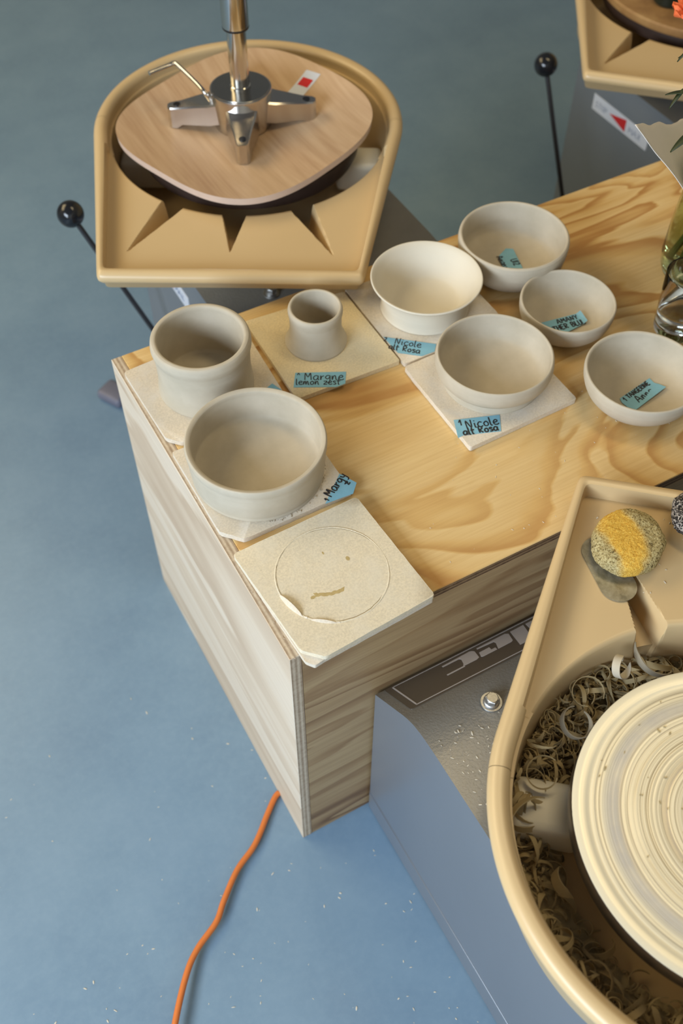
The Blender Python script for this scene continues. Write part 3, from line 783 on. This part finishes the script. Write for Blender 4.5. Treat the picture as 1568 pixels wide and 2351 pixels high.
        for i, ch in enumerate('MAX'):
            for s_ in ({'X': [[(.1, 0), (.5, 1)], [(.1, 1), (.5, 0)]]}.get(ch) or SF[ch][1]):
                tube(bm, [(hw+.0010, .064+(i*.75+x)*.0165, .3320+y*.011) for x, y in s_], .0007, 4)
        from_bm('printing', bm, M['grey_print'], st)
        ball, foot, bend = lever
        bm = bmesh.new(); tube(bm, [Vector(ball), Vector(foot)]+([Vector(bend)] if bend else []), .0042, 12)
        lv = from_bm('speed_lever', bm, M['rod'], w)
        bm = bmesh.new(); bmesh.ops.create_uvsphere(bm, u_segments=40, v_segments=24, radius=.0205, matrix=Matrix.Translation(Vector(ball)))
        from_bm('knob', bm, M['black'], lv)['label'] = 'black ball knob'
    return w
w1 = wheel('w1', (.2905, -.357, 0), 0, -.0135, math.radians(139.5), .1865, .0135, 'pottery wheel in front of the table, its pan full of clay shavings', (M['head'], M['head_side']), .155, .525, .024)
w2 = wheel('w2', (.3728, .8345, 0), PI, .0119, math.radians(-29.7+180), .1865, -.001, 'pottery wheel behind the table at the left, carrying an upturned stool', (M['head_dark'], M['head_dark']), .166, .526, .026,
           lever=((.3008, -.0365, .45), (.232, .010, .25), (.190, .036, .128)))
w3 = wheel('w3', (1.2745, .8345, 0), PI, .0185, math.radians(-43.5+180), .1865, -.001, 'pottery wheel at the top right corner, with a round wooden disc on it', (M['head_dark'], M['head_dark']), .176, .5315, .028,
           lever=((.3225, -.0355, .45), (.3070, .100, .14), (.190, .13, .08)), clips=False)

# ------------------------------------------------------------------ wooden disc and little dark pot on the far right wheel
bm = bmesh.new(); lathe(bm, [(0, 0), (.190, 0), (.192, .003), (.192, .012), (.190, .0145), (.187, .015), (0, .015)], 128)
disc = from_bm('wooden_disc', bm, M['worn']); disc.location = (1.256, .826, .5317)
tag(disc, 'round stained wooden disc lying on the wheel at the top right corner', 'disc')
bm = bmesh.new(); lathe(bm, [(0, 0), (.022, 0), (.026, .004), (.027, .02), (.024, .022), (.021, .02), (.02, .006), (0, .005)], 40)
dp = from_bm('small_dish', bm, M['dark_pot']); dp.location = (1.138, .800, .5469)
tag(dp, 'small dark green round dish on the wooden disc, cut by the top edge', 'dish')

# ------------------------------------------------------------------ upturned stool
SZ = .5262
st = empty('stool', (.3453, .8154, SZ)); tag(st, 'stool turned upside down on the left wheel, wooden seat and chrome column', 'stool')
bm = bmesh.new(); NA, NR = 120, 22; th = .0105
def seat_r(a):
    b = a+math.radians(71.6)
    return .1698*(1+.0092*math.cos(2*b))/((abs(math.cos(b))**3+abs(math.sin(b))**3)**(1/3))
def seat_z(x, y):
    a = math.atan2(y, x); t = math.hypot(x, y)/seat_r(a)
    rim = .0322-th+.0034*math.cos(2*(a-math.radians(21.3)))+.0085*math.cos(a)
    return .0035+(rim-.0035)*t**2.3
for side in (0, 1):
    rings = []
    for k in range(1, NR+1):
        ring = []
        for i in range(NA):
            a = 2*PI*i/NA; r = seat_r(a)*k/NR
            if side == 0 and k == NR: r -= .001
            x, y = r*math.cos(a), r*math.sin(a); ring.append(bm.verts.new((x, y, seat_z(x, y)+(th if side else 0))))
        rings.append(ring)
    c = bm.verts.new((0, 0, seat_z(0, 0)+(th if side else 0)))
    for i in range(NA): bm.faces.new((c, rings[0][i], rings[0][(i+1) % NA]))
    for p, q in zip(rings, rings[1:]):
        for i in range(NA): bm.faces.new((p[i], q[i], q[(i+1) % NA], p[(i+1) % NA]))
    if side == 0: low = rings[-1]
    else: hi_ = rings[-1]
edge = [bm.faces.new((low[i], low[(i+1) % NA], hi_[(i+1) % NA], hi_[i])) for i in range(NA)]
for f in edge: f.material_index = 1
seat = from_bm('seat', bm, [M['seat'], M['seat_edge']], st)
# warning label on the seat
bm = bmesh.new()
lx, ly = .1217, .0416; ang = math.radians(26)
def sl(u, v, h): 
    x = lx+u*math.cos(ang)-v*math.sin(ang); y = ly+u*math.sin(ang)+v*math.cos(ang)
    return (x, y, seat_z(x, y)+th+h)
def slpatch(u0, u1, v0, v1, h, bm):
    n = 6; g = [[bm.verts.new(sl(u0+(u1-u0)*i/n, v0+(v1-v0)*j/n, h)) for j in range(n+1)] for i in range(n+1)]
    for i in range(n):
        for j in range(n): bm.faces.new((g[i][j], g[i+1][j], g[i+1][j+1], g[i][j+1]))
slpatch(-.026, .026, -.0135, .0135, .0004, bm)
# label runs outwards from the centre
for v in bm.verts: pass
slab_ = from_bm('warning_sticker', bm, M['sticker'], seat, smooth=False)
slab_['label'] = 'white sticker with a red square'
bm = bmesh.new(); slpatch(-.004, .012, -.0095, .0095, .0007, bm)
rd = from_bm('red_square', bm, M['red'], seat, smooth=False)
# bracket: hub with four tapering arms
bz = .0165
bm = bmesh.new()
HX, HY = .0047, .0146
lathe(bm, [(0, bz-.002), (.0400, bz-.002), (.0420, bz), (.0428, bz+.006), (.0452, bz+.052), (.0455, bz+.0555), (.0450, bz+.0568), (.0432, bz+.0572), (0, bz+.0572)], 72, HX, HY)
hub = from_bm('bracket_hub', bm, M['cast_metal'], st)
bm = bmesh.new(); lathe(bm, [(0, bz+.0572), (.0428, bz+.0572), (.0425, bz+.0580), (0, bz+.0582)], 72, HX, HY)
from_bm('hub_cap', bm, M['dark_hub'], hub)
for k, deg in enumerate((155, -24, -115, 65)):
    a = math.radians(deg); bm = bmesh.new()
    secs = [(.034, .0255, .012, .043), (.050, .0225, .0085, .039), (.070, .0170, .0070, .036), (.090, .0120, .0055, .0325), (.098, .0112, .0, .0318), (.1055, .0095, .0, .0312), (.1095, .0055, .0, .0306)]
    prev = None
    for (x, w_, zb, zt) in secs:
        ring = [bm.verts.new((x, y, bz+z)) for y, z in ((-w_, zb), (-w_*.92, zt-.002), (-w_*.8, zt), (w_*.8, zt), (w_*.92, zt-.002), (w_, zb))]
        if prev:
            for i in range(6): bm.faces.new((prev[i], prev[(i+1) % 6], ring[(i+1) % 6], ring[i]))
        else: bm.faces.new(ring)
        prev = ring
    bm.faces.new(prev[::-1])
    ar = from_bm('bracket_arm', bm, M['cast_metal'], st); ar.data.set_sharp_from_angle(angle=math.radians(15)); ar.location = (HX, HY, .001); ar.rotation_euler = (0, 0, a)
    bm = bmesh.new(); lathe(bm, [(0, bz+.0310), (.0055, bz+.0310), (.0055, bz+.0328), (0, bz+.0328)], 20, .0955, 0)
    h = from_bm('screw_hole', bm, M['black'], ar)
bm = bmesh.new(); lathe(bm, [(0, bz+.058), (.0150, bz+.058), (.0150, bz+.061), (.0139, bz+.062), (.0139, .172), (0, .172)], 48, HX, HY)
from_bm('gas_column', bm, M['chrome'], st)
bm = bmesh.new(); lathe(bm, [(0, .1645), (.0172, .1645), (.0188, .166), (.0190, .170), (.0190, .46), (0, .46)], 48, HX, HY)
cl = from_bm('column_sleeve', bm, M['chrome'], st)
bm = bmesh.new(); lathe(bm, [(.0139, .1630), (.0186, .1630), (.0192, .1650), (.0186, .1668), (.0139, .1668)], 48, HX, HY)
from_bm('sleeve_ring', bm, M['black'], cl)
bm = bmesh.new(); tube(bm, catmull([(x+.0067, y+.0096, z) for x, y, z in [(-.0450, .0180, bz+.040), (-.052, .020, bz+.054), (-.0560, .0420, bz+.060), (-.0640, .0880, bz+.066), (-.0670, .0950, bz+.0665), (-.0780, .0935, bz+.066), (-.1090, .0895, bz+.065)]], 6), .0032, 12)
from_bm('lever_handle', bm, M['chrome'], st)

# ------------------------------------------------------------------ orange cable
bm = bmesh.new()
pts = [(-.0005, .0735), (-.010, .0690), (-.0317, .0503), (-.0500, .0330), (-.0693, .0179), (-.1006, .0009), (-.1335, -.0276), (-.1546, -.0483), (-.1894, -.0668), (-.2148, -.0895), (-.2499, -.1353), (-.285, -.19), (-.31, -.27), (-.32, -.40)]
zz = [.005, .005, .006, .007, .008, .009, .010, .010, .010, .013, .016, .014, .009, .0045]
tube(bm, catmull([(x, y, z+.0) for (x, y), z in zip(pts, zz)], 10), .0042, 14)
tag(from_bm('power_cable', bm, M['orange']), 'orange cable running over the blue floor from under the box', 'cable')

# ------------------------------------------------------------------ stand-in for an unidentified small grey thing on the floor behind the box
bm = bmesh.new(); add_box(bm, (-.022, -.028, 0), (.022, .028, .022), .008, 4)
g = from_bm('floor_lump', bm, M['grey_plastic']); g.location = (.083, .918, 0); g.rotation_euler = (0, 0, .5)
tag(g, 'small rounded grey lump on the floor behind the left edge of the box', 'lump')

# ------------------------------------------------------------------ things on the front pan: sponge, rib, scourer
PZ = ZR-.0208
bm = bmesh.new()
bmesh.ops.create_uvsphere(bm, u_segments=120, v_segments=60, radius=1)
for v in bm.verts:
    c = v.co.copy(); z = c.z
    flatf = math.copysign(abs(z)**.55, z)
    r = math.hypot(c.x, c.y); k = (r**.62)/r if r > 1e-4 else 1
    n = noise.noise(c*2.2)*.05
    v.co = Vector((c.x*k*.0405*(1+n), c.y*k*.0370*(1+n), flatf*.0135*(1+n*1.5)))
    v.co += c.normalized()*(noise.noise(v.co*260)*.0009+noise.noise(v.co*620)*.0005)
sp = from_bm('sponge', bm, M['sponge']); sp.location = (.3685, -.0680, PZ+.0165); sp.rotation_euler = (.02, -.03, .35)
tag(sp, 'round yellow sponge with a wet patch, on the rim of the front wheel', 'sponge')
# metal rib: rounded oblong sheet under the sponge
bm = bmesh.new(); P = []
A, B, rr = Vector((.3445, -.0560)), Vector((.3345, -.1000)), .0195
dv = (B-A).normalized(); nv = Vector((-dv.y, dv.x))
for k in range(25): t = -PI/2+PI*k/24; P.append(tuple(B+dv*rr*math.cos(t)+nv*rr*math.sin(t)))
for k in range(25): t = PI/2+PI*k/24; P.append(tuple(A+dv*rr*math.cos(t)+nv*rr*math.sin(t)))
prism(bm, [(x-.3395, y+.078) for x, y in P], 0, .0012)
rb = from_bm('metal_rib', bm, M['rib'], smooth=False); rb.location = (.3395, -.078, PZ+.0006)
tag(rb, 'dull grey steel rib with rounded ends, half under the yellow sponge', 'pottery tool')
bm = bmesh.new(); bmesh.ops.create_icosphere(bm, subdivisions=5, radius=1)
for v in bm.verts:
    c = v.co.copy(); n = noise.noise(c*3)*.10+noise.noise(c*16)*.05
    v.co = Vector((c.x*.036, c.y*.034, c.z*.019))*(1+n)
sc_ = from_bm('scouring_pad', bm, M['scourer']); sc_.location = (.4600, -.0810, PZ+.0212)
tag(sc_, 'dark scouring pad clogged with clay, at the right edge on the front wheel', 'scouring pad')

# ------------------------------------------------------------------ clay shavings
def ribbon(bm, c, r, w, a0, a1, rise, tilt, th=.0007, seg=16, taper=True, wave=0.0):
    """curled strip of clay: arc of radius r, width w, tilted at random"""
    prev = None
    for i in range(seg+1):
        t = i/seg; a = a0+(a1-a0)*t; e = 1.0
        if taper: e = max(.12, min(1, 4*t+.1, 4*(1-t)+.1))
        rr = r*(1-.22*t)+wave*math.sin(t*9)
        p = Vector((rr*math.cos(a), rr*math.sin(a), rise*t)); n = Vector((math.cos(a), math.sin(a), 0))
        ww = w*e*.5
        q = [p+Vector((0, 0, -ww)), p+Vector((0, 0, ww)), p+n*th+Vector((0, 0, ww)), p+n*th+Vector((0, 0, -ww))]
        ring = [bm.verts.new(c+tilt @ v) for v in q]
        if prev:
            for k in range(4): bm.faces.new((prev[k], prev[(k+1) % 4], ring[(k+1) % 4], ring[k]))
        else: bm.faces.new(ring)
        prev = ring
    bm.faces.new(prev[::-1])
def rot3(rs, up=.9):
    return Matrix.Rotation(rs.uniform(0, 2*PI), 3, 'Z') @ Matrix.Rotation(rs.uniform(-up, up)*PI/2, 3, 'X') @ Matrix.Rotation(rs.uniform(-.6, .6), 3, 'Y')
PC = Vector((.277, -.357, 0)); FLZ = ZR-.118
def pile_h(ang):
    """height of the heap along the trough (world angle in degrees)"""
    pts = [(60, .035), (85, .055), (105, .062), (125, .068), (140, .056), (150, .030), (162, .030), (185, .040), (210, .034), (240, .028), (270, .016), (300, .008)]
    for (a, h), (b, g) in zip(pts, pts[1:]):
        if a <= ang <= b: return h+(g-h)*(ang-a)/(b-a)
    return .01
rs = random.Random(5)
bm = bmesh.new()
# heap body, rough surface
prev = None
for i in range(241):
    ang = 60+i; H = pile_h(ang)*.62; ring = []
    for k in range(13):
        t = k/12; r = .150+(.203-.150)*t
        h = H*(math.sin(PI*min(1, .25+t*.75)*.62)**.8)*(.35+.65*t)+noise.noise(Vector((r*140, ang*.35, 0)))*.006+.002
        ring.append(bm.verts.new((PC.x+r*math.cos(math.radians(ang)), PC.y+r*math.sin(math.radians(ang)), FLZ+max(.0008, h))))
    if prev:
        for k in range(12): bm.faces.new((prev[k], prev[k+1], ring[k+1], ring[k]))
    prev = ring
for i in range(1150):
    big = rs.random() < .42
    ang = rs.choice([rs.uniform(62, 150), rs.uniform(62, 150), rs.uniform(150, 290)])
    t = rs.random()**.7; H = pile_h(ang)
    rad = .004+rs.random()*.005 if not big else .008+rs.random()*.010
    r = .158+(.2-.158)*t; r = min(r, .203-rad*.85)
    z = FLZ+H*(.25+.75*t)*rs.uniform(.55, 1.0)+rad*.3
    if rs.random() < .12: r = rs.uniform(.15, .16); z = FLZ+H*.3
    c = Vector((PC.x+r*math.cos(math.radians(ang)), PC.y+r*math.sin(math.radians(ang)), z))
    ribbon(bm, c, rad, rs.uniform(.0014, .004)*(1.8 if big else 1), 0, rs.uniform(1.6, 6.5), rs.uniform(-.012, .012), rot3(rs), .0005 if not big else .0008, 9 if not big else 14, True, rs.uniform(0, .0012))
for i in range(500):   # crumbs
    ang = rs.uniform(62, 290); t = rs.random(); H = pile_h(ang); r = .158+.043*t
    c = (PC.x+r*math.cos(math.radians(ang)), PC.y+r*math.sin(math.radians(ang)), FLZ+H*(.25+.75*t)*.85)
    bmesh.ops.create_icosphere(bm, subdivisions=1, radius=rs.uniform(.0006, .0018), matrix=Matrix.Translation(c) @ Matrix.Diagonal((1, rs.uniform(.5, 1.6), .6, 1)))
sh = from_bm('clay_shavings', bm, M['shaving']); sh.data.set_sharp_from_angle(angle=math.radians(50))
tag(sh, 'heap of curled clay shavings lying in the pan of the front wheel', 'clay shavings', kind='stuff')
# the few big curls that stand out
def curl(label, c, r, w, a0, a1, rise, eul, mat=None, th=.0011, wave=0):
    bm = bmesh.new()
    ribbon(bm, Vector((0, 0, 0)), r, w, a0, a1, rise, Matrix.Rotation(0, 3, 'Z'), th, 34, True, wave)
    o = from_bm('clay_curl', bm, mat or M['shaving_grey']); o.location = c; o.rotation_euler = eul
    return tag(o, label, 'clay shaving', 'large clay curls in the front wheel pan')
curl('long smooth grey clay curl beside the wheel head, right of the looped one', (.3350, -.1745, .4960), .0265, .0085, 2.3, 4.9, .002, (.32, .22, 0), wave=.0)
curl('pale clay ribbon looped over itself, leaning on the pan wall', (.285, -.168, .505), .0115, .0085, 0, 6.6, .010, (1.15, .35, .3), M['clay'])
curl('clay curl coiled like a nest in the middle of the heap', (.216, -.196, .494), .0165, .0080, .3, 6.0, .005, (.35, -.2, .8))
curl('wide clay ribbon hanging over the white pan clip', (.122, -.262, .4790), .032, .0085, 1.2, 3.4, -.004, (.6, .3, -.3), M['shaving'])
curl('broad flat clay curl below the white pan clip', (.126, -.316, .466), .018, .0110, .2, 2.9, .003, (.5, .2, 1.2), M['shaving'])
curl('clay ring curl resting against the left wall of the pan', (.158, -.222, .492), .0165, .0062, .0, 5.2, .006, (.25, -.45, .2), M['shaving'])

# ------------------------------------------------------------------ crumbs scattered about
def crumbs(name, n, place, mat, label, smin, smax, seed, parent=None, long_=2.6):
    rs = random.Random(seed); bm = bmesh.new()
    for i in range(n):
        x, y, z = place(rs); s = rs.uniform(smin, smax)
        m = Matrix.Translation((x, y, z+s*.3)) @ Matrix.Rotation(rs.uniform(0, PI), 4, 'Z') @ Matrix.Diagonal((rs.uniform(1, long_), rs.uniform(.45, .9), .45, 1))
        bmesh.ops.create_icosphere(bm, subdivisions=1, radius=s, matrix=m)
    o = from_bm(name, bm, mat)
    return tag(o, label, 'crumbs', kind='stuff')
def on_body(rs):
    x = .115+abs(rs.gauss(0, .06)); y = rs.uniform(-.25, -.11)
    return (min(x, .3), y, .4050)
crumbs('clay_crumbs', 130, on_body, M['clay_pale'], 'pale clay crumbs on the grey top of the front wheel', .0004, .0012, 21)
crumbs('floor_crumbs', 150, lambda r: (r.uniform(-.42, .12), r.uniform(-.35, .35) if r.random() < .4 else r.uniform(-.3, -.02), 0), M['clay_pale'], 'tiny crumbs of dry clay on the floor around the orange cable', .0005, .0014, 22)
crumbs('table_crumbs', 45, lambda r: (r.uniform(.2, .56), r.uniform(.01, .17), TH), M['clay_pale'], 'pale clay crumbs on the plywood table top', .0003, .0009, 23)
def on_pan(r):
    while True:
        x, y = r.uniform(.30, .46), r.uniform(-.13, -.0)
        u = Vector((x, y))-Vector((.277, -.357)); a = math.radians(-139.5)
        lx_ = u.x*math.cos(a)-u.y*math.sin(a); ly_ = u.x*math.sin(a)+u.y*math.cos(a)
        if -.335 < ly_ < -.23 and abs(lx_) < .15 and u.length > .225: return (x, y, PZ)
crumbs('pan_crumbs', 60, on_pan, M['clay_pale'], 'clay crumbs around the yellow sponge', .0004, .0012, 24)
crumbs('head_crumbs', 26, lambda r: (lambda a, d: (.277+d*math.cos(a), -.357+d*math.sin(a), .5247))(r.uniform(1.4, 3.6), r.uniform(.05, .135)), M['shaving'], 'brown clay specks stuck to the front wheel head', .0005, .0014, 25)

# ------------------------------------------------------------------ glass of water, vase, bouquet
bm = bmesh.new()
lathe(bm, [(0, 0), (.0270, 0), (.0290, .002), (.0300, .010), (.0318, .060), (.0330, .0895), (.0325, .0908), (.0312, .0900), (.0298, .060), (.0282, .014), (.024, .0105), (0, .0095)], 72)
gl = from_bm('drinking_glass', bm, M['glass']); gl.location = (.6640, .1940, BZ)
tag(gl, 'clear drinking glass of water at the right edge of the photo', 'glass')
bm = bmesh.new(); lathe(bm, [(0, .0100), (.0238, .0110), (.0280, .0142), (.0289, .036), (0, .036)], 64)
from_bm('water', bm, M['water'], gl)
bm = bmesh.new()
prof = [(0, 0), (.040, 0), (.046, .003), (.050, .012), (.052, .03), (.0505, .08), (.047, .13), (.045, .19), (.046, .215), (.0445, .216), (.0430, .19), (.045, .13), (.0485, .08), (.050, .03), (.047, .012), (.040, .008), (0, .008)]
lathe(bm, prof, 72)
va = from_bm('glass_vase', bm, M['vase_glass']); va.location = (.7620, .2700, BZ)
tag(va, 'tall green-tinted glass vase with flower stems, cut by the right edge', 'vase')
bm = bmesh.new(); lathe(bm, [(0, .0085), (.0395, .0085), (.0465, .013), (.0495, .03), (.0480, .08), (.0446, .13), (0, .13)], 64)
from_bm('water', bm, M['water'], va)
bq = empty('bouquet', (.7620, .2700, BZ+.012)); tag(bq, 'bunch of leaves and an orange flower in white paper, standing in the green vase', 'bouquet')
rs = random.Random(9)
for i in range(13):
    a = rs.uniform(0, 2*PI); r0 = rs.uniform(.006, .036); a2 = a+rs.uniform(1.5, 2.6); r1 = rs.uniform(.008, .032)
    bm = bmesh.new()
    tube(bm, catmull([(r0*math.cos(a), r0*math.sin(a), .004), (r0*.4*math.cos(a), r0*.4*math.sin(a), .09), (r1*math.cos(a2), r1*math.sin(a2), .215), (r1*1.5*math.cos(a2), r1*1.5*math.sin(a2), .27)], 5), rs.uniform(.0028, .0046), 8)
    from_bm('stem', bm, M['stem'], bq)
# wrapping paper: open crumpled cone
bm = bmesh.new(); rings = []; NN = 160
PCT = [(171, .158, .2456), (216, .110, .143), (261, .150, .220), (306, .110, .160), (351, .150, .240), (396, .110, .170), (441, .100, .160), (486, .090, .188), (531, .158, .2456)]
def paper_pt(a, t):
    d = math.degrees(a) % 360
    if d < 171: d += 360
    k = min(7, int((d-171)/45)); (d0, r0, z0), (d1, r1, z1) = PCT[k], PCT[k+1]
    A = Vector((r0*math.cos(math.radians(d0)), r0*math.sin(math.radians(d0)), z0)); B = Vector((r1*math.cos(math.radians(d1)), r1*math.sin(math.radians(d1)), z1))
    u = (d-d0)/45; E = A.lerp(B, u)
    S = Vector((.044*math.cos(a), .044*math.sin(a), .120))
    P = S.lerp(E, t**.9); n = noise.noise(Vector((P.x*22, P.y*22, P.z*22)))*.0045+noise.noise(Vector((P.x*60, P.y*60, 5)))*.0015
    return P+Vector((math.cos(a)*n*.4, math.sin(a)*n*.4, n))*min(1, t*2)
for k in range(15):
    t = k/14; rings.append([bm.verts.new(paper_pt(2*PI*i/NN, t)) for i in range(NN)])
for p, q in zip(rings, rings[1:]):
    for i in range(NN): bm.faces.new((p[i], p[(i+1) % NN], q[(i+1) % NN], q[i]))
pw = from_bm('paper_wrap', bm, M['paper'], bq); md = pw.modifiers.new('thickness', 'SOLIDIFY'); md.thickness = .0007
pw['label'] = 'white wrapping paper'
def leaf(base, tip, w, parent, droop=.01):
    bm = bmesh.new(); A = Vector(base); B = Vector(tip); d = B-A; s = d.normalized().cross(Vector((.2, .1, 1))).normalized(); u = s.cross(d.normalized())
    prev = None; n = 14
    for i in range(n+1):
        t = i/n; p = A.lerp(B, t)+Vector((0, 0, -droop*t*t)); hw_ = 1.35*w*math.sin(PI*min(1, t*.97+.03))**.8*(1-.25*t)+.0004
        r = [bm.verts.new(p-s*hw_+u*hw_*.06), bm.verts.new(p), bm.verts.new(p+s*hw_+u*hw_*.06)]
        if prev:
            for k in range(2): bm.faces.new((prev[k], prev[k+1], r[k+1], r[k]))
        prev = r
    o = from_bm('leaf', bm, M['leaf'], parent); m_ = o.modifiers.new('thickness', 'SOLIDIFY'); m_.thickness = .0006
    return o
bl = bq.location
def W2(x, y, z): return (x-bl.x, y-bl.y, z-bl.z)
LV = [((.6063, .2199, .8346), (.5823, .2405, .8396), .0040), ((.5989, .2301, .8388), (.5801, .2281, .8304), .0018), ((.5972, .1939, .8138), (.5638, .1958, .8027), .0042),
      ((.6206, .2553, .8637), (.6067, .2585, .8606), .0016), ((.6228, .2500, .8609), (.6091, .2609, .8631), .0016), ((.6400, .2400, .8450), (.6063, .2199, .8346), .0040), ((.6350, .2100, .8400), (.6200, .1800, .8350), .0042), ((.6500, .2500, .8700), (.6400, .2900, .8800), .0042)]
for (a, b) in (((.7500, .2700, .7200), (.6063, .2199, .8346)), ((.7550, .2650, .7000), (.6228, .2500, .8609)), ((.7500, .2550, .7000), (.5972, .1939, .8138)), ((.7520, .2600, .7300), (.5690, .2080, .9290)), ((.7560, .2660, .7300), (.6400, .2400, .8450)), ((.7560, .2560, .7300), (.6350, .2100, .8400)), ((.7600, .2660, .7300), (.6500, .2500, .8700))):
    bm = bmesh.new(); A = Vector(W2(*a)); B = Vector(W2(*b)); tube(bm, catmull([A, A.lerp(B, .5)+Vector((.008, 0, .014)), B], 6), .0012, 6)
    from_bm('twig', bm, M['stem'], bq)
for (a, b, w_) in LV:
    leaf(W2(*a), W2(*b), w_, bq)
# orange ruffled flower just inside the right edge
bm = bmesh.new()
fc = Vector(W2(*(.5690, .2080, .9300)))
rs = random.Random(4)
for layer, (rad, n) in enumerate(((.031, 11), (.024, 9), (.016, 7), (.008, 5))):
    for k in range(n):
        a = 2*PI*k/n+layer*.4; tl = .25+layer*.33
        prev = None
        for i in range(7):
            t = i/6; rr = rad*t; wdt = .0105*math.sin(PI*(.15+.8*t))*(rad/.03)**.5
            rowv = []
            for j in range(5):
                s = (j/4-.5)*2
                x = rr*math.cos(tl)*1.0; z = rr*math.sin(tl)+.003*math.sin(s*6+t*9+k)*t
                p = Vector((x, s*wdt, z)); p = Matrix.Rotation(a, 3, 'Z') @ p
                rowv.append(bm.verts.new(fc+p))
            if prev:
                for j in range(4): bm.faces.new((prev[j], prev[j+1], rowv[j+1], rowv[j]))
            prev = rowv
fo = from_bm('flower_head', bm, M['petal'], bq, recalc=False); fo['label'] = 'orange ruffled flower'
m_ = fo.modifiers.new('thickness', 'SOLIDIFY'); m_.thickness = .0006
